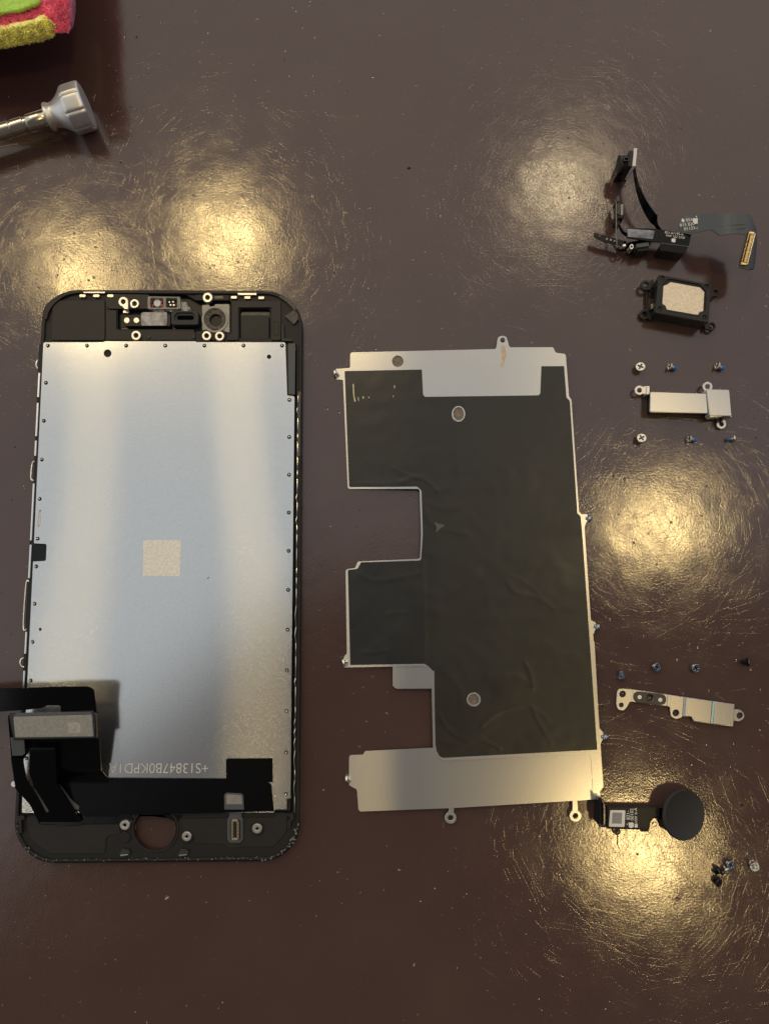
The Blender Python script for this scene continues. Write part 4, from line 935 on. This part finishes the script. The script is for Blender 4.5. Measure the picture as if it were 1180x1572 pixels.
sheet('pink_face', rp([(-330, -300, 0), (92, -300, 0), (104, -10, 8), (98, 26, 14), (60, 26, 16), (0, 31, 0), (-330, 55, 0)], 1), lambda x, y: 2.02+(.05*noise.noise(Vector((x*.06, y*.06, 2)))+.05*noise.noise(Vector((x*.2, y*.2, 2)))) - .0022*max(0, -x), .5, M_PINK, cl, step=7, smooth=180)
sheet('green_face', rp([(-330, -300, 0), (52, -300, 0), (63, -4, 3), (58, 5, 10), (30, 15, 14), (0, 20, 0), (-330, 40, 0)], 1), lambda x, y: 2.16+.014*math.sin(x*1.0)*math.sin(y*1.0)+.05*noise.noise(Vector((x*.05, y*.05, 7))) - .0022*max(0, -x), .1, M_GREEN, cl, step=3, smooth=180)
roll('yellow_underlay', [(-330, 84, 1.3), (-160, 74, 1.6), (-40, 60, 1.8), (0, 56, 1.86), (40, 49, 1.9), (68, 42, 1.9), (76, 14, 1.5), (78, -60, 1.4)], .22, M_YELLOW)
# pile: thousands of short tufts
vs, fs = [], []
path = curve_pts([Vector(p) for p in [(-120, 72, 1.7), (-40, 62, 1.85), (0, 58, 1.92), (40, 51, 1.96), (66, 45, 1.96), (80, 40, 1.96)]], 10)
for _ in range(9000):
    k = random.randrange(len(path)-1); t = random.random(); p = path[k].lerp(path[k+1], t)
    c = V(p.x, p.y, p.z); q = random.uniform(-1.9, 0.15)
    d = Vector((random.gauss(0, .35), math.sin(q)*1.0-.15, math.cos(q)*.8+.1)).normalized()
    base = c+d*.17; L_ = random.uniform(.05, .13); tip = base+(d+Vector((random.gauss(0, .35), random.gauss(-.25, .25), random.gauss(0, .3)))).normalized()*L_
    mid = base.lerp(tip, .5)+Vector((random.gauss(0, .02), random.gauss(0, .02), random.gauss(0, .02)))
    s = Vector((random.random()-.5, random.random()-.5, random.random()-.5)).normalized()*.015; s2 = d.cross(s)
    b = len(vs); vs += [base+s, base-s, base+s2, mid+s*1.1, mid-s*1.1, mid+s2*1.1, tip]
    fs += [(b, b+1, b+4, b+3), (b+1, b+2, b+5, b+4), (b+2, b, b+3, b+5), (b+3, b+4, b+6), (b+4, b+5, b+6), (b+5, b+3, b+6)]
for m_ in (M_PINK, M_GREEN, M_YELLOW):
    bs = m_.node_tree.nodes['Principled BSDF']; bs.inputs['Sheen Weight'].default_value = .2; bs.inputs['Sheen Roughness'].default_value = .5
o = finish('yellow_pile', vs, fs, M_YELLOW, cl, 0); o['kind'] = 'stuff'
tube('loose_thread', [(20, 42, 1.9), (24, 44, 1.95), (26, 47, 1.9)], .02, M_CRUMB, cl)
# pink loops sticking out
vs, fs = [], []
for _ in range(2600):
    x = random.uniform(-40, 108); y = random.uniform(-10, 50)
    if y < 22-(x*.3): continue
    c = V(x, y, 2.04); L_ = random.uniform(.03, .08); a = random.random()*6.3; r = .022
    b = len(vs); vs += [c+Vector((r*math.cos(a+q), r*math.sin(a+q), -.02)) for q in (0, 2.1, 4.2)]+[c+Vector((random.gauss(0, .03), random.gauss(0, .03), L_))]
    fs += [(b, b+1, b+3), (b+1, b+2, b+3), (b+2, b, b+3)]
o = finish('hem_loops', vs, fs, M_PINK, cl, 0); o['kind'] = 'stuff'

# ------------------------------------------------------------------ dust, crumbs and a hair on the table
vs, fs, vd, fd = [], [], [], []
def speck(V_, F_, x, y, r, el=1):
    c = V(x, y, 0); n = 6; ph = random.random()*3; b = len(V_); a0 = random.random()*3
    for i in range(n):
        q = 2*math.pi*i/n; rr = r*random.uniform(.6, 1.2); a, e_ = rr*math.cos(q)*el, rr*math.sin(q)
        V_.append((c.x+a*math.cos(a0)-e_*math.sin(a0), c.y+a*math.sin(a0)+e_*math.cos(a0), .001))
    V_.append((c.x, c.y, r*.7)); F_.extend([(b+i, b+(i+1) % n, b+n) for i in range(n)])
for _ in range(620): speck(vs, fs, random.uniform(-60, 1240), random.uniform(-60, 1630), abs(random.gauss(0, .006))+.004, random.choice([1, 1, 1.5, 3]))
for _ in range(150): speck(vd, fd, random.uniform(-60, 1240), random.uniform(-60, 1630), abs(random.gauss(0, .008))+.005, random.choice([1, 1.4, 2]))
for x, y, r in ((210, 57, .03), (186, 249, .03), (201, 164, .02), (627, 258, .04), (1138, 1236, .03), (290, 196, .02), (924, 1084, .02), (1001, 297, .02), (437, 92, .02)): speck(vd, fd, x, y, r, 1.6)
for x, y, r in ((530, 327, .05), (910, 228, .03), (1072, 300, .02), (984, 274, .02), (395, 30, .03), (1093, 302, .02), (1010, 92, .02)): speck(vs, fs, x, y, r, 1.5)
o = finish('dust', vs, fs, M_DUST, None, 0); o['kind'] = 'stuff'; o['label'] = 'fine pale dust scattered over the dark table'
o = finish('crumbs', vd, fd, M_CRUMB, None, 0); o['kind'] = 'stuff'; o['label'] = 'tiny dark crumbs scattered over the dark table'
h_ = tube('hair', [(947.4, 1281, .02), (948, 1289, .03), (947.4, 1297, .015), (951, 1304, .01)], .008, M_HAIR, None)
tag(h_, 'short reddish fibre on the table just below the home button cable', 'fibre')
h_ = tube('hair', [(142, 150, .02), (146, 148, .03), (147, 145, .02), (144, 155, .01)], .006, M_DUST, None)
tag(h_, 'tiny pale curled fibre beside the screwdriver cap', 'fibre')
